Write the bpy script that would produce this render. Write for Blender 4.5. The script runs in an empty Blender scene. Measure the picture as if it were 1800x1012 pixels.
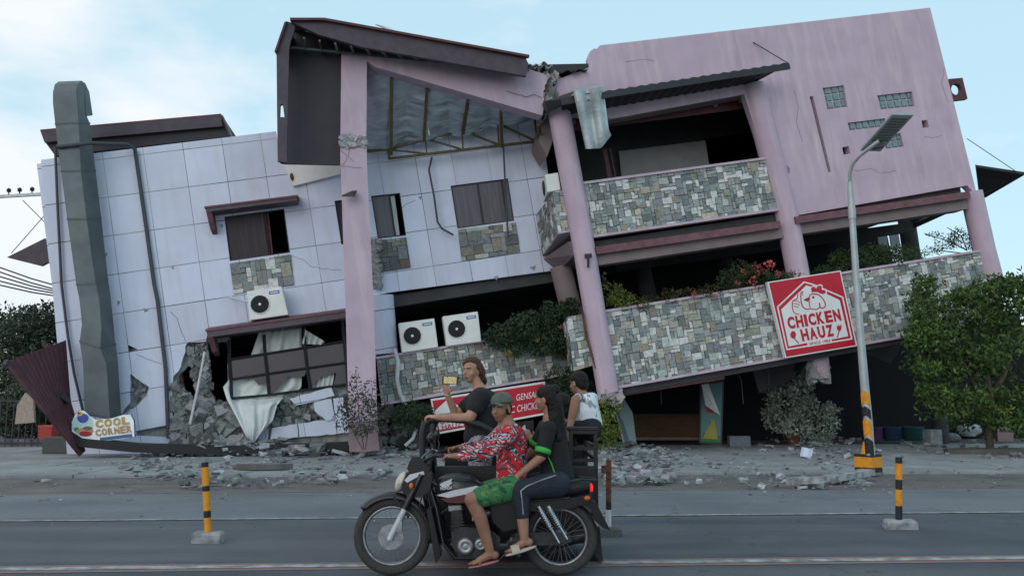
import bpy, math, random
from mathutils import Vector, Matrix, noise
from mathutils.geometry import tessellate_polygon
random.seed(7)
R_=random.Random(11)
SC=bpy.context.scene
# ---------------- camera ----------------
FPX=1560.0; PITCH=math.atan(189/FPX); CAMZ=1.5
cam=bpy.data.cameras.new('camera'); camo=bpy.data.objects.new('camera',cam); SC.collection.objects.link(camo)
camo.location=(0,0,CAMZ); camo.rotation_euler=(math.pi/2+PITCH,0,0)
cam.sensor_width=36; cam.lens=36*FPX/1800; cam.clip_end=3000; cam.clip_start=0.05
SC.camera=camo
# ---------------- world / sun ----------------
SUN_EL=math.radians(16); SUN_AZ=math.radians(200)   # behind the viewer, low and veiled by cloud
wd=bpy.data.worlds.new('World'); SC.world=wd; wd.use_nodes=True
nt=wd.node_tree; nt.nodes.clear()
def N(t,**k):
    n=nt.nodes.new(t)
    for a,b in k.items(): setattr(n,a,b)
    return n
wo=N('ShaderNodeOutputWorld'); bg=N('ShaderNodeBackground'); bg.inputs[1].default_value=0.128
sky=N('ShaderNodeTexSky',sky_type='NISHITA'); sky.sun_disc=False; sky.sun_elevation=SUN_EL; sky.sun_rotation=SUN_AZ
sky.air_density=1.0; sky.dust_density=1.2; sky.ozone_density=1.6
tc=N('ShaderNodeTexCoord')
mp=N('ShaderNodeMapping'); mp.inputs['Scale'].default_value=(1.0,1.0,2.6); mp.inputs['Location'].default_value=(1.3,0.4,0.2)
nz=N('ShaderNodeTexNoise'); nz.inputs['Scale'].default_value=2.6; nz.inputs['Detail'].default_value=7; nz.inputs['Roughness'].default_value=0.55
sep=N('ShaderNodeSeparateXYZ')
nt.links.new(tc.outputs['Generated'],mp.inputs[0]); nt.links.new(mp.outputs[0],nz.inputs['Vector']); nt.links.new(tc.outputs['Generated'],sep.inputs[0])
grad=N('ShaderNodeMapRange'); grad.inputs[1].default_value=-0.5; grad.inputs[2].default_value=0.25; grad.inputs[3].default_value=0.17; grad.inputs[4].default_value=-0.12
nt.links.new(sep.outputs[0],grad.inputs[0])
ad=N('ShaderNodeMath',operation='ADD'); nt.links.new(nz.outputs[0],ad.inputs[0]); nt.links.new(grad.outputs[0],ad.inputs[1])
cr=N('ShaderNodeValToRGB'); cr.color_ramp.elements[0].position=0.44; cr.color_ramp.elements[1].position=0.64
cr.color_ramp.elements[0].color=(0.10,0.10,0.10,1); cr.color_ramp.elements[1].color=(0.93,0.93,0.93,1)
nt.links.new(ad.outputs[0],cr.inputs[0])
# thin veil: blend the clear sky with a pale cyan haze layer, then with white cloud
veil=N('ShaderNodeMixRGB'); veil.inputs[0].default_value=0.72; veil.inputs[2].default_value=(4.3,6.6,7.6,1)
nt.links.new(sky.outputs[0],veil.inputs[1])
mx=N('ShaderNodeMixRGB'); mx.inputs[2].default_value=(6.9,7.1,7.45,1)
nt.links.new(cr.outputs[0],mx.inputs[0]); nt.links.new(veil.outputs[0],mx.inputs[1])
nt.links.new(mx.outputs[0],bg.inputs[0]); nt.links.new(bg.outputs[0],wo.inputs[0])
sd=bpy.data.lights.new('sun','SUN'); sd.energy=0.5; sd.angle=math.radians(35); sd.color=(1.0,0.95,0.91)
so=bpy.data.objects.new('sun',sd); SC.collection.objects.link(so)
so.rotation_euler=(math.pi/2-SUN_EL,0,math.pi-SUN_AZ)
SC.view_settings.view_transform='Standard'; SC.view_settings.look='None'; SC.view_settings.exposure=0.12; SC.view_settings.gamma=1
# ---------------- materials ----------------
MATS={}
def mat(name,col,rough=0.8,col2=None,scale=6,detail=6,bump=0.0,bscale=None,metal=0,attr=False,spec=0.4,stretch=(1,1,1),lo=0.35,hi=0.65,extra=None,trans=0,alpha=1,coat=0):
    m=bpy.data.materials.new(name); m.use_nodes=True; t=m.node_tree; b=t.nodes['Principled BSDF']
    def n(ty,**k):
        x=t.nodes.new(ty)
        for a,c in k.items(): setattr(x,a,c)
        return x
    b.inputs['Roughness'].default_value=rough; b.inputs['Metallic'].default_value=metal
    b.inputs['Specular IOR Level'].default_value=spec
    if trans: b.inputs['Transmission Weight'].default_value=trans
    if alpha<1: b.inputs['Alpha'].default_value=alpha
    if coat: b.inputs['Coat Weight'].default_value=coat
    co=n('ShaderNodeTexCoord'); mpn=n('ShaderNodeMapping'); mpn.inputs['Scale'].default_value=stretch
    t.links.new(co.outputs['Object'],mpn.inputs[0])
    no=n('ShaderNodeTexNoise'); no.inputs['Scale'].default_value=scale; no.inputs['Detail'].default_value=detail; no.inputs['Roughness'].default_value=0.6
    t.links.new(mpn.outputs[0],no.inputs['Vector'])
    rp=n('ShaderNodeValToRGB'); rp.color_ramp.elements[0].position=lo; rp.color_ramp.elements[1].position=hi
    c2=col2 if col2 else tuple(c*0.82 for c in col)
    rp.color_ramp.elements[0].color=(*c2,1); rp.color_ramp.elements[1].color=(*col,1)
    t.links.new(no.outputs[0],rp.inputs[0]); out=rp.outputs[0]
    if attr:
        at=n('ShaderNodeAttribute'); at.attribute_name='Col'
        mm=n('ShaderNodeMixRGB',blend_type='MULTIPLY'); mm.inputs[0].default_value=1
        t.links.new(out,mm.inputs[1]); t.links.new(at.outputs['Color'],mm.inputs[2]); out=mm.outputs[0]
    if extra: out=extra(t,n,co,out,b)
    t.links.new(out,b.inputs['Base Color'])
    if bump:
        no2=n('ShaderNodeTexNoise'); no2.inputs['Scale'].default_value=bscale or scale*6; no2.inputs['Detail'].default_value=5
        t.links.new(co.outputs['Object'],no2.inputs['Vector'])
        bp=n('ShaderNodeBump'); bp.inputs['Strength'].default_value=bump; bp.inputs['Distance'].default_value=0.02
        t.links.new(no2.outputs[0],bp.inputs['Height']); t.links.new(bp.outputs[0],b.inputs['Normal'])
    MATS[name]=m; return m
# ---------------- projection helpers (photo pixel -> ray) ----------------
cp,sp=math.cos(PITCH),math.sin(PITCH)
def ray(px,py):
    a=(px-900)/FPX; b=(506-py)/FPX
    return Vector((a, cp-b*sp, sp+b*cp))
CAM=Vector((0,0,CAMZ))
def W(px,py,Y):
    d=ray(px,py); return CAM+d*(Y/d.y)
def Gd(px,py,z=0.0):
    d=ray(px,py); return CAM+d*((z-CAMZ)/d.z)
class Fr:
    def __init__(s,o,yaw,roll,lean=0):
        y=math.radians(yaw); r=math.radians(roll)
        h=Vector((math.cos(y),math.sin(y),0)); n=Vector((math.sin(y),-math.cos(y),0)); z=Vector((0,0,1))
        if lean:
            l=math.radians(lean); z2=z*math.cos(l)+n*math.sin(l); n=n*math.cos(l)-z*math.sin(l); z=z2
        s.u=h*math.cos(r)+z*math.sin(r); s.v=-h*math.sin(r)+z*math.cos(r); s.n=n; s.o=Vector(o)
        s.M=Matrix.Translation(s.o)@Matrix((( s.u.x,s.v.x,s.n.x,0),(s.u.y,s.v.y,s.n.y,0),(s.u.z,s.v.z,s.n.z,0),(0,0,0,1)))
        s.I=s.M.inverted()
    def l(s,px,py,w=0.0):
        d=ray(px,py); t=((s.o+s.n*w-CAM).dot(s.n))/d.dot(s.n)
        return s.I@(CAM+d*t)
    def loc(s,p): return s.I@Vector(p)
# ---------------- mesh builder ----------------
class G:
    def __init__(s): s.v=[]; s.f=[]; s.m=[]; s.c=[]; s.sm=[]
    def add(s,vs,fs,mi=0,col=(1,1,1),smooth=False):
        o=len(s.v); s.v+= [tuple(v) for v in vs]
        for f in fs: s.f.append(tuple(i+o for i in f)); s.m.append(mi); s.c.append(col); s.sm.append(smooth)
        return s
    def prism(s,loop,ext,holes=(),mi=0,col=(1,1,1),mside=None):
        loops=[[Vector(p) for p in loop]]+[[Vector(p) for p in h] for h in holes]
        flat=[p for l in loops for p in l]; n=len(flat); e=Vector(ext)
        tr=tessellate_polygon(loops)
        nrm=Vector((0,0,0))
        l0=loops[0]
        for i in range(len(l0)): nrm+=l0[i].cross(l0[(i+1)%len(l0)])
        fs=[]
        for t in tr:
            a,b,c=(flat[i] for i in t)
            up=(b-a).cross(c-a).dot(e)
            t=tuple(t) if up<0 else (t[0],t[2],t[1])
            fs.append(t)
        s.add(flat+[p+e for p in flat], fs+[(a+n,c+n,b+n) for a,b,c in fs],mi,col)
        o=0; sf=[]
        for l in loops:
            k=len(l)
            for i in range(k): sf.append((o+i,o+(i+1)%k,o+(i+1)%k+n,o+i+n))
            o+=k
        s.add(flat+[p+e for p in flat],sf,mi if mside is None else mside,col)
        return s
    def box(s,c,sz,rot=None,mi=0,col=(1,1,1)):
        c=Vector(c); hx,hy,hz=sz[0]/2,sz[1]/2,sz[2]/2
        vs=[Vector((x,y,z)) for x in(-hx,hx) for y in(-hy,hy) for z in(-hz,hz)]
        if rot is not None: vs=[rot@v for v in vs]
        return s.add([c+v for v in vs],[(0,1,3,2),(4,6,7,5),(0,4,5,1),(2,3,7,6),(0,2,6,4),(1,5,7,3)],mi,col)
    def hexa(s,a,b,mi=0,col=(1,1,1)):
        # a: 4 pts, b: 4 pts
        return s.add(list(a)+list(b),[(0,1,2,3),(7,6,5,4),(0,4,5,1),(1,5,6,2),(2,6,7,3),(3,7,4,0)],mi,col)
    def tube(s,pts,r,seg=8,mi=0,col=(1,1,1),cap=True,smooth=True):
        pts=[Vector(p) for p in pts]; k=len(pts)
        rs=r if isinstance(r,(list,tuple)) else [r]*k
        vs=[]; up=None
        for i,p in enumerate(pts):
            d=(pts[min(i+1,k-1)]-pts[max(i-1,0)])
            if d.length<1e-9: d=Vector((0,0,1))
            d.normalize()
            if up is None:
                a=Vector((0,0,1)) if abs(d.z)<0.9 else Vector((1,0,0)); up=d.cross(a).normalized()
            else:
                up=(up-d*up.dot(d)); up.normalize()
            w=d.cross(up)
            for j in range(seg):
                t=2*math.pi*j/seg; vs.append(p+(up*math.cos(t)+w*math.sin(t))*rs[i])
        fs=[]
        for i in range(k-1):
            for j in range(seg):
                a=i*seg+j; b=i*seg+(j+1)%seg; fs.append((a,b,b+seg,a+seg))
        s.add(vs,fs,mi,col,smooth)
        if cap: s.add(vs,[tuple(range(seg))[::-1],tuple(range((k-1)*seg,k*seg))],mi,col)
        return s
    def bar(s,a,b,w,h,up=(0,0,1),mi=0,col=(1,1,1)):
        a=Vector(a);b=Vector(b);d=(b-a).normalized();u=Vector(up);x=d.cross(u)
        if x.length<1e-4: x=d.cross(Vector((1,0,0)))
        x.normalize();u=x.cross(d)
        q=lambda p:[p+x*(i*w/2)+u*(j*h/2) for i,j in((-1,-1),(1,-1),(1,1),(-1,1))]
        return s.hexa(q(a),q(b),mi,col)
    def ell(s,c,r,seg=14,rings=9,rot=None,mi=0,col=(1,1,1),smooth=True):
        c=Vector(c); r=(r,r,r) if not isinstance(r,(tuple,list)) else r
        vs=[];fs=[]
        for i in range(rings+1):
            ph=math.pi*i/rings
            for j in range(seg):
                th=2*math.pi*j/seg
                v=Vector((r[0]*math.sin(ph)*math.cos(th),r[1]*math.sin(ph)*math.sin(th),r[2]*math.cos(ph)))
                if rot is not None: v=rot@v
                vs.append(c+v)
        for i in range(rings):
            for j in range(seg):
                a=i*seg+j;b=i*seg+(j+1)%seg; fs.append((a,a+seg,b+seg,b))
        return s.add(vs,fs,mi,col,smooth)
    def disc(s,c,n,r,seg=24,r0=0,mi=0,col=(1,1,1),thick=0):
        c=Vector(c);n=Vector(n).normalized();a=n.orthogonal().normalized();b=n.cross(a)
        P=lambda rr,t,o=0:c+n*o+(a*math.cos(t)+b*math.sin(t))*rr
        ts=[2*math.pi*i/seg for i in range(seg)]
        outer=[P(r,t) for t in ts]
        if r0==0: s.add(outer,[tuple(range(seg))],mi,col)
        else:
            inn=[P(r0,t) for t in ts]; s.add(outer+inn,[(i,(i+1)%seg,seg+(i+1)%seg,seg+i) for i in range(seg)],mi,col)
        if thick:
            s.add(outer+[p-n*thick for p in outer],[((i+1)%seg,i,seg+i,seg+(i+1)%seg) for i in range(seg)],mi,col)
            s.add([p-n*thick for p in outer],[tuple(range(seg))[::-1]],mi,col)
        return s
    def torus(s,c,n,R,r,seg=40,ts=10,mi=0,col=(1,1,1),sq=1.0):
        c=Vector(c);n=Vector(n).normalized();a=n.orthogonal().normalized();b=n.cross(a)
        vs=[];fs=[]
        for i in range(seg):
            t=2*math.pi*i/seg; e=a*math.cos(t)+b*math.sin(t)
            for j in range(ts):
                q=2*math.pi*j/ts; vs.append(c+e*(R+r*math.cos(q))+n*(r*sq*math.sin(q)))
        for i in range(seg):
            for j in range(ts):
                fs.append((i*ts+j,((i+1)%seg)*ts+j,((i+1)%seg)*ts+(j+1)%ts,i*ts+(j+1)%ts))
        return s.add(vs,fs,mi,col,True)
    def lathe(s,c,ax,prof,seg=16,mi=0,col=(1,1,1),smooth=True):
        c=Vector(c);ax=Vector(ax).normalized();a=ax.orthogonal().normalized();b=ax.cross(a)
        vs=[];fs=[]
        for h,r in prof:
            for j in range(seg):
                t=2*math.pi*j/seg; vs.append(c+ax*h+(a*math.cos(t)+b*math.sin(t))*max(r,1e-4))
        for i in range(len(prof)-1):
            for j in range(seg):
                p=i*seg+j;q=i*seg+(j+1)%seg; fs.append((p,q,q+seg,p+seg))
        return s.add(vs,fs,mi,col,smooth)
    def grid(s,fn,nu,nv,mi=0,col=(1,1,1),smooth=True):
        vs=[fn(i/nu,j/nv) for j in range(nv+1) for i in range(nu+1)]
        fs=[(j*(nu+1)+i,j*(nu+1)+i+1,(j+1)*(nu+1)+i+1,(j+1)*(nu+1)+i) for j in range(nv) for i in range(nu)]
        return s.add(vs,fs,mi,col,smooth)
    def mesh(s,name):
        me=bpy.data.meshes.new(name); me.from_pydata(s.v,[],s.f)
        me.polygons.foreach_set('material_index',s.m); me.polygons.foreach_set('use_smooth',s.sm)
        at=me.color_attributes.new('Col','FLOAT_COLOR','CORNER'); buf=[]
        for f,c in zip(s.f,s.c): buf+= [c[0],c[1],c[2],1.0]*len(f)
        at.data.foreach_set('color',buf); me.update(); return me
WM={}
def link(o,parent=None,M=None):
    SC.collection.objects.link(o); M=M or Matrix.Identity(4); WM[o.name]=M
    if parent is not None:
        o.parent=parent; o.matrix_local=WM[parent.name].inverted()@M
    else: o.matrix_world=M
    return o
def props(o,label=None,cat=None,group=None,kind=None):
    for k,v in(('label',label),('category',cat),('group',group),('kind',kind)):
        if v: o[k]=v
    return o
def obj(name,g,mats,parent=None,fr=None,label=None,cat=None,group=None,kind=None,bevel=0):
    me=g.mesh(name) if isinstance(g,G) else g
    for m in (mats if isinstance(mats,(list,tuple)) else [mats]): me.materials.append(MATS[m])
    o=bpy.data.objects.new(name,me); link(o,parent,fr.M if isinstance(fr,Fr) else fr)
    if bevel:
        b=o.modifiers.new('bevel','BEVEL'); b.width=bevel; b.segments=2; b.limit_method='ANGLE'
    return props(o,label,cat,group,kind)
def empty(name,loc,label,cat,group=None):
    o=bpy.data.objects.new(name,None); o.empty_display_size=0.3
    link(o,None,Matrix.Translation(Vector(loc))); return props(o,label,cat,group)
def rag(pts,amp=2.0,step=8,rnd=R_,closed=False):
    out=[]
    k=len(pts)
    for i in range(k if closed else k-1):
        a=pts[i];b=pts[(i+1)%k]; L=math.hypot(b[0]-a[0],b[1]-a[1]); m=max(1,int(L/step)); out.append(a)
        for j in range(1,m):
            t=j/m; out.append((a[0]+(b[0]-a[0])*t+rnd.uniform(-amp,amp),a[1]+(b[1]-a[1])*t+rnd.uniform(-amp,amp)))
    if not closed: out.append(pts[-1])
    return out
def slab(g,fr,poly,w,th,holes=(),mi=0,col=(1,1,1)):
    return g.prism([fr.l(x,y,w) for x,y in poly],(0,0,-th),[[fr.l(x,y,w) for x,y in h] for h in holes],mi,col)
def text_g(g,s,quad,nrm,thick=0.01,mi=0,bold=0.02,col=(1,1,1),shear=0):
    # letters laid on a quad TL,TR,BR,BL (3-D points)
    cu=bpy.data.curves.new('t','FONT'); cu.body=s; cu.offset=bold; cu.resolution_u=3; cu.shear=shear
    o=bpy.data.objects.new('t',cu); SC.collection.objects.link(o)
    dg=bpy.context.evaluated_depsgraph_get(); me=bpy.data.meshes.new_from_object(o.evaluated_get(dg))
    xs=[v.co.x for v in me.vertices]; ys=[v.co.y for v in me.vertices]
    x0,x1,y0,y1=min(xs),max(xs),min(ys),max(ys); TL,TR,BR,BL=[Vector(q) for q in quad]; nn=Vector(nrm).normalized()
    def mp(v):
        a=(v.x-x0)/(x1-x0); b=(v.y-y0)/(y1-y0)
        return (TL*(1-a)+TR*a)*b+(BL*(1-a)+BR*a)*(1-b)
    vs=[mp(v.co)+nn*thick for v in me.vertices]
    fs=[tuple(p.vertices) for p in me.polygons]
    g.add(vs,fs,mi,col)
    # rim
    ec={}
    for f in fs:
        for i in range(len(f)):
            e=(f[i],f[(i+1)%len(f)]); k=tuple(sorted(e)); ec.setdefault(k,[]).append(e)
    rim=[v[0] for v in ec.values() if len(v)==1]; n=len(vs)
    g.add(vs+[v-nn*thick for v in vs],[(b,a,a+n,b+n) for a,b in rim],mi,col)
    bpy.data.objects.remove(o); bpy.data.curves.remove(cu); bpy.data.meshes.remove(me)
def clip(poly,a,b):
    # keep the part of poly left of a->b
    out=[];k=len(poly)
    s=lambda p:(b[0]-a[0])*(p[1]-a[1])-(b[1]-a[1])*(p[0]-a[0])
    for i in range(k):
        p,q=poly[i],poly[(i+1)%k]; sp_,sq=s(p),s(q)
        if sp_>=0: out.append(p)
        if sp_*sq<0:
            t=sp_/(sp_-sq); out.append((p[0]+(q[0]-p[0])*t,p[1]+(q[1]-p[1])*t))
    return out
STONE=[(0.40,0.37,0.31)]*2+[(0.30,0.285,0.25)]*2+[(0.215,0.235,0.24)]*6+[(0.265,0.285,0.285)]*6+[(0.16,0.19,0.195)]*4+[(0.31,0.345,0.335)]*4+[(0.23,0.235,0.20)]*2+[(0.68,0.72,0.70)]*6+[(0.46,0.50,0.48)]*4+[(0.25,0.21,0.18)]*1+[(0.33,0.32,0.26)]*1+[(0.24,0.25,0.28)]*2
def stones(g,quad,w=0.0,cell=0.105,seed=1,tone=1.0,mi=0,flip=None):
    # random ashlar pieces over a convex polygon; quad = list of (u,v); flip maps (u,v,w)->3d
    rn=random.Random(seed); f3=flip or (lambda u,v,ww:(u,v,ww))
    us=[q[0] for q in quad]; vs=[q[1] for q in quad]; u0,v0=min(us),min(vs)
    nu=int((max(us)-u0)/cell)+1; nv=int((max(vs)-v0)/cell)+1
    area=sum(quad[i][0]*quad[(i+1)%len(quad)][1]-quad[(i+1)%len(quad)][0]*quad[i][1] for i in range(len(quad)))
    q=quad if area>0 else quad[::-1]
    occ=[[0]*(nu+4) for _ in range(nv+4)]
    ws=[0]*nv
    for j in range(nv):
        for i in range(nu):
            if occ[j][i]: continue
            a,b=rn.choice([(2,1),(1,2),(2,2),(1,1),(2,1),(3,2),(2,3),(2,2),(3,1),(1,2)])
            while a>1 and any(occ[j][i+x] for x in range(a)): a-=1
            b0=b
            for y in range(b):
                for x in range(a): occ[j+y][i+x]=1
            gp=0.006
            p=[(u0+i*cell+gp,v0+j*cell+gp),(u0+(i+a)*cell-gp,v0+j*cell+gp),(u0+(i+a)*cell-gp,v0+(j+b)*cell-gp),(u0+i*cell+gp,v0+(j+b)*cell-gp)]
            jt=lambda:rn.uniform(-.010,.010)
            p=[(x+jt(),y+jt()) for x,y in p]
            for e in range(len(q)):
                p=clip(p,q[e],q[(e+1)%len(q)])
                if len(p)<3: break
            if len(p)<3: continue
            h=rn.uniform(0.008,0.035); c=rn.choice(STONE); t=rn.uniform(0.85,1.3)*tone*1.32; c=tuple(min(.8,x*t) for x in c)
            k=len(p)
            top=[f3(x,y,w+h+rn.uniform(-.004,.004)) for x,y in p]; bot=[f3(x,y,w) for x,y in p]
            g.add(top+bot,[tuple(range(k))]+[((i2+1)%k,i2,i2+k,(i2+1)%k+k) for i2 in range(k)],mi,c)
    return g
def leaves(g,blobs,n,size,seed=1,cols=((0.05,0.10,0.03),(0.03,0.06,0.02)),mi=0,aspect=0.45,droop=0.0,edge=0.6):
    rn=random.Random(seed); vol=[b[1][0]*b[1][1]*b[1][2] for b in blobs]; tot=sum(vol)
    for (c,r),vv in zip(blobs,vol):
        c=Vector(c); shade=rn.uniform(0.75,1.2)
        for _ in range(int(n*vv/tot)):
            while True:
                d=Vector((rn.uniform(-1,1),rn.uniform(-1,1),rn.uniform(-1,1)))
                if 0<d.length<=1: break
            d=d.normalized()*(d.length**edge)
            nz_=noise.noise((c+Vector((d.x*r[0],d.y*r[1],d.z*r[2])))*3.0)
            if nz_<-0.12 and rn.random()<0.75: continue
            k=1+0.35*nz_
            p=c+Vector((d.x*r[0],d.y*r[1],d.z*r[2]))*k
            a=Vector((rn.gauss(0,1),rn.gauss(0,1),rn.gauss(0,1)-droop)).normalized()
            b=a.orthogonal().normalized(); b=(Matrix.Rotation(rn.uniform(0,6.28),3,a)@b)
            L=size*rn.uniform(0.6,1.3); Wd=L*aspect
            col=cols[0] if rn.random()<0.5 else cols[rn.randrange(len(cols))]
            t=rn.uniform(0.7,1.35)*shade; col=tuple(x*t for x in col)
            m_=p+a*L*0.5; nn=a.cross(b)*(Wd*0.25)
            g.add([p,m_+b*Wd*0.5+nn,p+a*L,m_-b*Wd*0.5+nn],[(0,1,2,3)],mi,col)
    return g
def chunk(g,c,r,rn,col,mi=0,flat=0.6):
    # irregular broken piece
    vs=[];c=Vector(c); rot=Matrix.Rotation(rn.uniform(0,6.28),3,'Z')@Matrix.Rotation(rn.uniform(-.5,.5),3,'X')
    for x in(-1,1):
        for y in(-1,1):
            for z in(-1,1):
                vs.append(c+rot@Vector((x*r*rn.uniform(.45,1.1),y*r*rn.uniform(.45,1.1),z*r*flat*rn.uniform(.4,1))))
    g.add(vs,[(0,1,3,2),(4,6,7,5),(0,4,5,1),(2,3,7,6),(0,2,6,4),(1,5,7,3)],mi,col)

def letters(g,word,quad,nrm,thick,mi=0,bold=.03,gap=.16,col=(1,1,1)):
    wts=[.42 if c=='I' else 1.0 for c in word]; tot=sum(wts)+gap*(len(word)-1); TL,TR,BR,BL=[Vector(q) for q in quad]; x=0
    for c,wt in zip(word,wts):
        a,b=x/tot,(x+wt)/tot; x+=wt+gap
        text_g(g,c,[TL.lerp(TR,a),TL.lerp(TR,b),BL.lerp(BR,b),BL.lerp(BR,a)],nrm,thick,mi,bold,col)
# ---------------- surfaces ----------------
GU0,GV0,GS,GSV=-3.67,6.28,1.01,1.02
def tile_extra(t,n,co,out,b):
    s=n('ShaderNodeSeparateXYZ'); t.links.new(co.outputs['Object'],s.inputs[0])
    def line(sock,o,sz,wd):
        a=n('ShaderNodeMath',operation='SUBTRACT'); a.inputs[1].default_value=o-100*sz; t.links.new(sock,a.inputs[0])
        d=n('ShaderNodeMath',operation='DIVIDE'); d.inputs[1].default_value=sz; t.links.new(a.outputs[0],d.inputs[0])
        f=n('ShaderNodeMath',operation='FRACT'); t.links.new(d.outputs[0],f.inputs[0])
        c=n('ShaderNodeMath',operation='LESS_THAN'); c.inputs[1].default_value=wd/sz; t.links.new(f.outputs[0],c.inputs[0])
        fl=n('ShaderNodeMath',operation='FLOOR'); t.links.new(d.outputs[0],fl.inputs[0])
        return c.outputs[0],fl.outputs[0]
    lx,fx=line(s.outputs[0],GU0,GS,0.016); ly,fy=line(s.outputs[1],GV0,GSV,0.022)
    cx=n('ShaderNodeCombineXYZ'); t.links.new(fx,cx.inputs[0]); t.links.new(fy,cx.inputs[1])
    wn=n('ShaderNodeTexWhiteNoise'); t.links.new(cx.outputs[0],wn.inputs[0])
    mr=n('ShaderNodeMapRange'); mr.inputs[3].default_value=0.90; mr.inputs[4].default_value=1.04; t.links.new(wn.outputs[0],mr.inputs[0])
    m1=n('ShaderNodeMixRGB',blend_type='MULTIPLY'); m1.inputs[0].default_value=1; t.links.new(out,m1.inputs[1]); t.links.new(mr.outputs[0],m1.inputs[2])
    mxx=n('ShaderNodeMath',operation='MAXIMUM'); t.links.new(lx,mxx.inputs[0]); t.links.new(ly,mxx.inputs[1])
    # joints fade in and out
    m2=n('ShaderNodeMixRGB'); m2.inputs[2].default_value=(0.07,0.07,0.085,1)
    no=n('ShaderNodeTexNoise'); no.inputs['Scale'].default_value=0.6; t.links.new(co.outputs['Object'],no.inputs['Vector'])
    q=n('ShaderNodeMapRange'); q.inputs[1].default_value=.35; q.inputs[2].default_value=.6; q.inputs[3].default_value=.45; q.inputs[4].default_value=1; t.links.new(no.outputs[0],q.inputs[0])
    mu=n('ShaderNodeMath',operation='MULTIPLY'); t.links.new(mxx.outputs[0],mu.inputs[0]); t.links.new(q.outputs[0],mu.inputs[1])
    t.links.new(mu.outputs[0],m2.inputs[0]); t.links.new(m1.outputs[0],m2.inputs[1])
    # soft rain streaks
    return streak(t,n,co,m2.outputs[0],b,(0.50,0.49,0.50),0.35)
def streak(t,n,co,out,b,c,amt):
    mp_=n('ShaderNodeMapping'); mp_.inputs['Scale'].default_value=(3.2,0.35,3); t.links.new(co.outputs['Object'],mp_.inputs[0])
    no=n('ShaderNodeTexNoise'); no.inputs['Scale'].default_value=1.6; no.inputs['Detail'].default_value=6; t.links.new(mp_.outputs[0],no.inputs['Vector'])
    r=n('ShaderNodeMapRange'); r.inputs[1].default_value=.50; r.inputs[2].default_value=.72; r.inputs[3].default_value=0; r.inputs[4].default_value=amt; t.links.new(no.outputs[0],r.inputs[0])
    m=n('ShaderNodeMixRGB'); m.inputs[2].default_value=(*c,1); t.links.new(r.outputs[0],m.inputs[0]); t.links.new(out,m.inputs[1]); return m.outputs[0]
def pink_extra(t,n,co,out,b):
    o=streak(t,n,co,out,b,(0.66,0.55,0.58),0.55)
    mp_=n('ShaderNodeMapping'); mp_.inputs['Scale'].default_value=(2.0,0.5,2); mp_.inputs['Location'].default_value=(9,4,1); t.links.new(co.outputs['Object'],mp_.inputs[0])
    no=n('ShaderNodeTexNoise'); no.inputs['Scale'].default_value=1.3; no.inputs['Detail'].default_value=8; t.links.new(mp_.outputs[0],no.inputs['Vector'])
    r=n('ShaderNodeMapRange'); r.inputs[1].default_value=.55; r.inputs[2].default_value=.78; r.inputs[3].default_value=0; r.inputs[4].default_value=.55; t.links.new(no.outputs[0],r.inputs[0])
    m=n('ShaderNodeMixRGB'); m.inputs[2].default_value=(0.36,0.28,0.33,1); t.links.new(r.outputs[0],m.inputs[0]); t.links.new(o,m.inputs[1]); return m.outputs[0]
mat('white_cladding',(0.67,0.71,0.87),0.45,col2=(0.61,0.65,0.80),scale=1.2,extra=tile_extra,bump=0.06,bscale=30)
mat('pink_stucco',(0.55,0.425,0.515),0.85,col2=(0.485,0.375,0.46),scale=1.5,extra=pink_extra,bump=0.10,bscale=40)
mat('pink_dark',(0.30,0.22,0.24),0.85,scale=2)
mat('beam_taupe',(0.25,0.20,0.205),0.8,scale=2)
mat('stone_cladding',(0.95,0.95,0.95),0.75,col2=(0.62,0.62,0.60),scale=14,attr=True,bump=0.5,bscale=30)
mat('mortar',(0.10,0.105,0.10),0.95,scale=8)
mat('concrete_raw',(0.36,0.38,0.37),0.95,col2=(0.20,0.22,0.22),scale=5,bump=0.9,bscale=22)
mat('concrete_dark',(0.16,0.17,0.17),0.95,col2=(0.07,0.07,0.075),scale=3,bump=0.7,bscale=16)
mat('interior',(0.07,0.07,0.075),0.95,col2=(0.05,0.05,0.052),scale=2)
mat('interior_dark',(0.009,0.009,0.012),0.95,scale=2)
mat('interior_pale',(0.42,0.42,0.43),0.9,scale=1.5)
mat('maroon',(0.115,0.035,0.042),0.55,col2=(0.075,0.024,0.032),scale=5,bump=0.05)
mat('maroon_dusty',(0.20,0.10,0.115),0.75,col2=(0.14,0.062,0.074),scale=5)
mat('fascia_mauve',(0.125,0.095,0.115),0.7,col2=(0.095,0.07,0.088),scale=4)
mat('fascia_dark',(0.085,0.065,0.085),0.6,col2=(0.06,0.046,0.06),scale=4)
mat('soffit_dark',(0.035,0.031,0.042),0.6,scale=3)
mat('roof_sheet',(0.035,0.037,0.042),0.5,scale=4,metal=0.2)
mat('galvanised',(0.55,0.60,0.60),0.45,col2=(0.36,0.40,0.41),scale=3,metal=0.55,bump=0.05)
mat('duct_metal',(0.16,0.185,0.19),0.6,col2=(0.11,0.13,0.135),scale=1.3,metal=0.35,bump=0.08,bscale=12)
mat('duct_seam',(0.10,0.115,0.12),0.6)
mat('foil',(0.60,0.68,0.73),0.33,col2=(0.42,0.49,0.54),scale=1.5,metal=0.8,bump=0.12,bscale=5,stretch=(1,5,1))
mat('truss_olive',(0.115,0.10,0.045),0.7,col2=(0.07,0.05,0.025),scale=9)
mat('dark_metal',(0.03,0.03,0.035),0.5,scale=8)
mat('pipe_dark',(0.07,0.075,0.09),0.6,scale=5)
mat('pipe_white',(0.62,0.64,0.64),0.5,scale=5)
mat('glass_tinted',(0.085,0.07,0.085),0.22,col2=(0.07,0.058,0.07),scale=1,spec=0.5)
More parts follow.
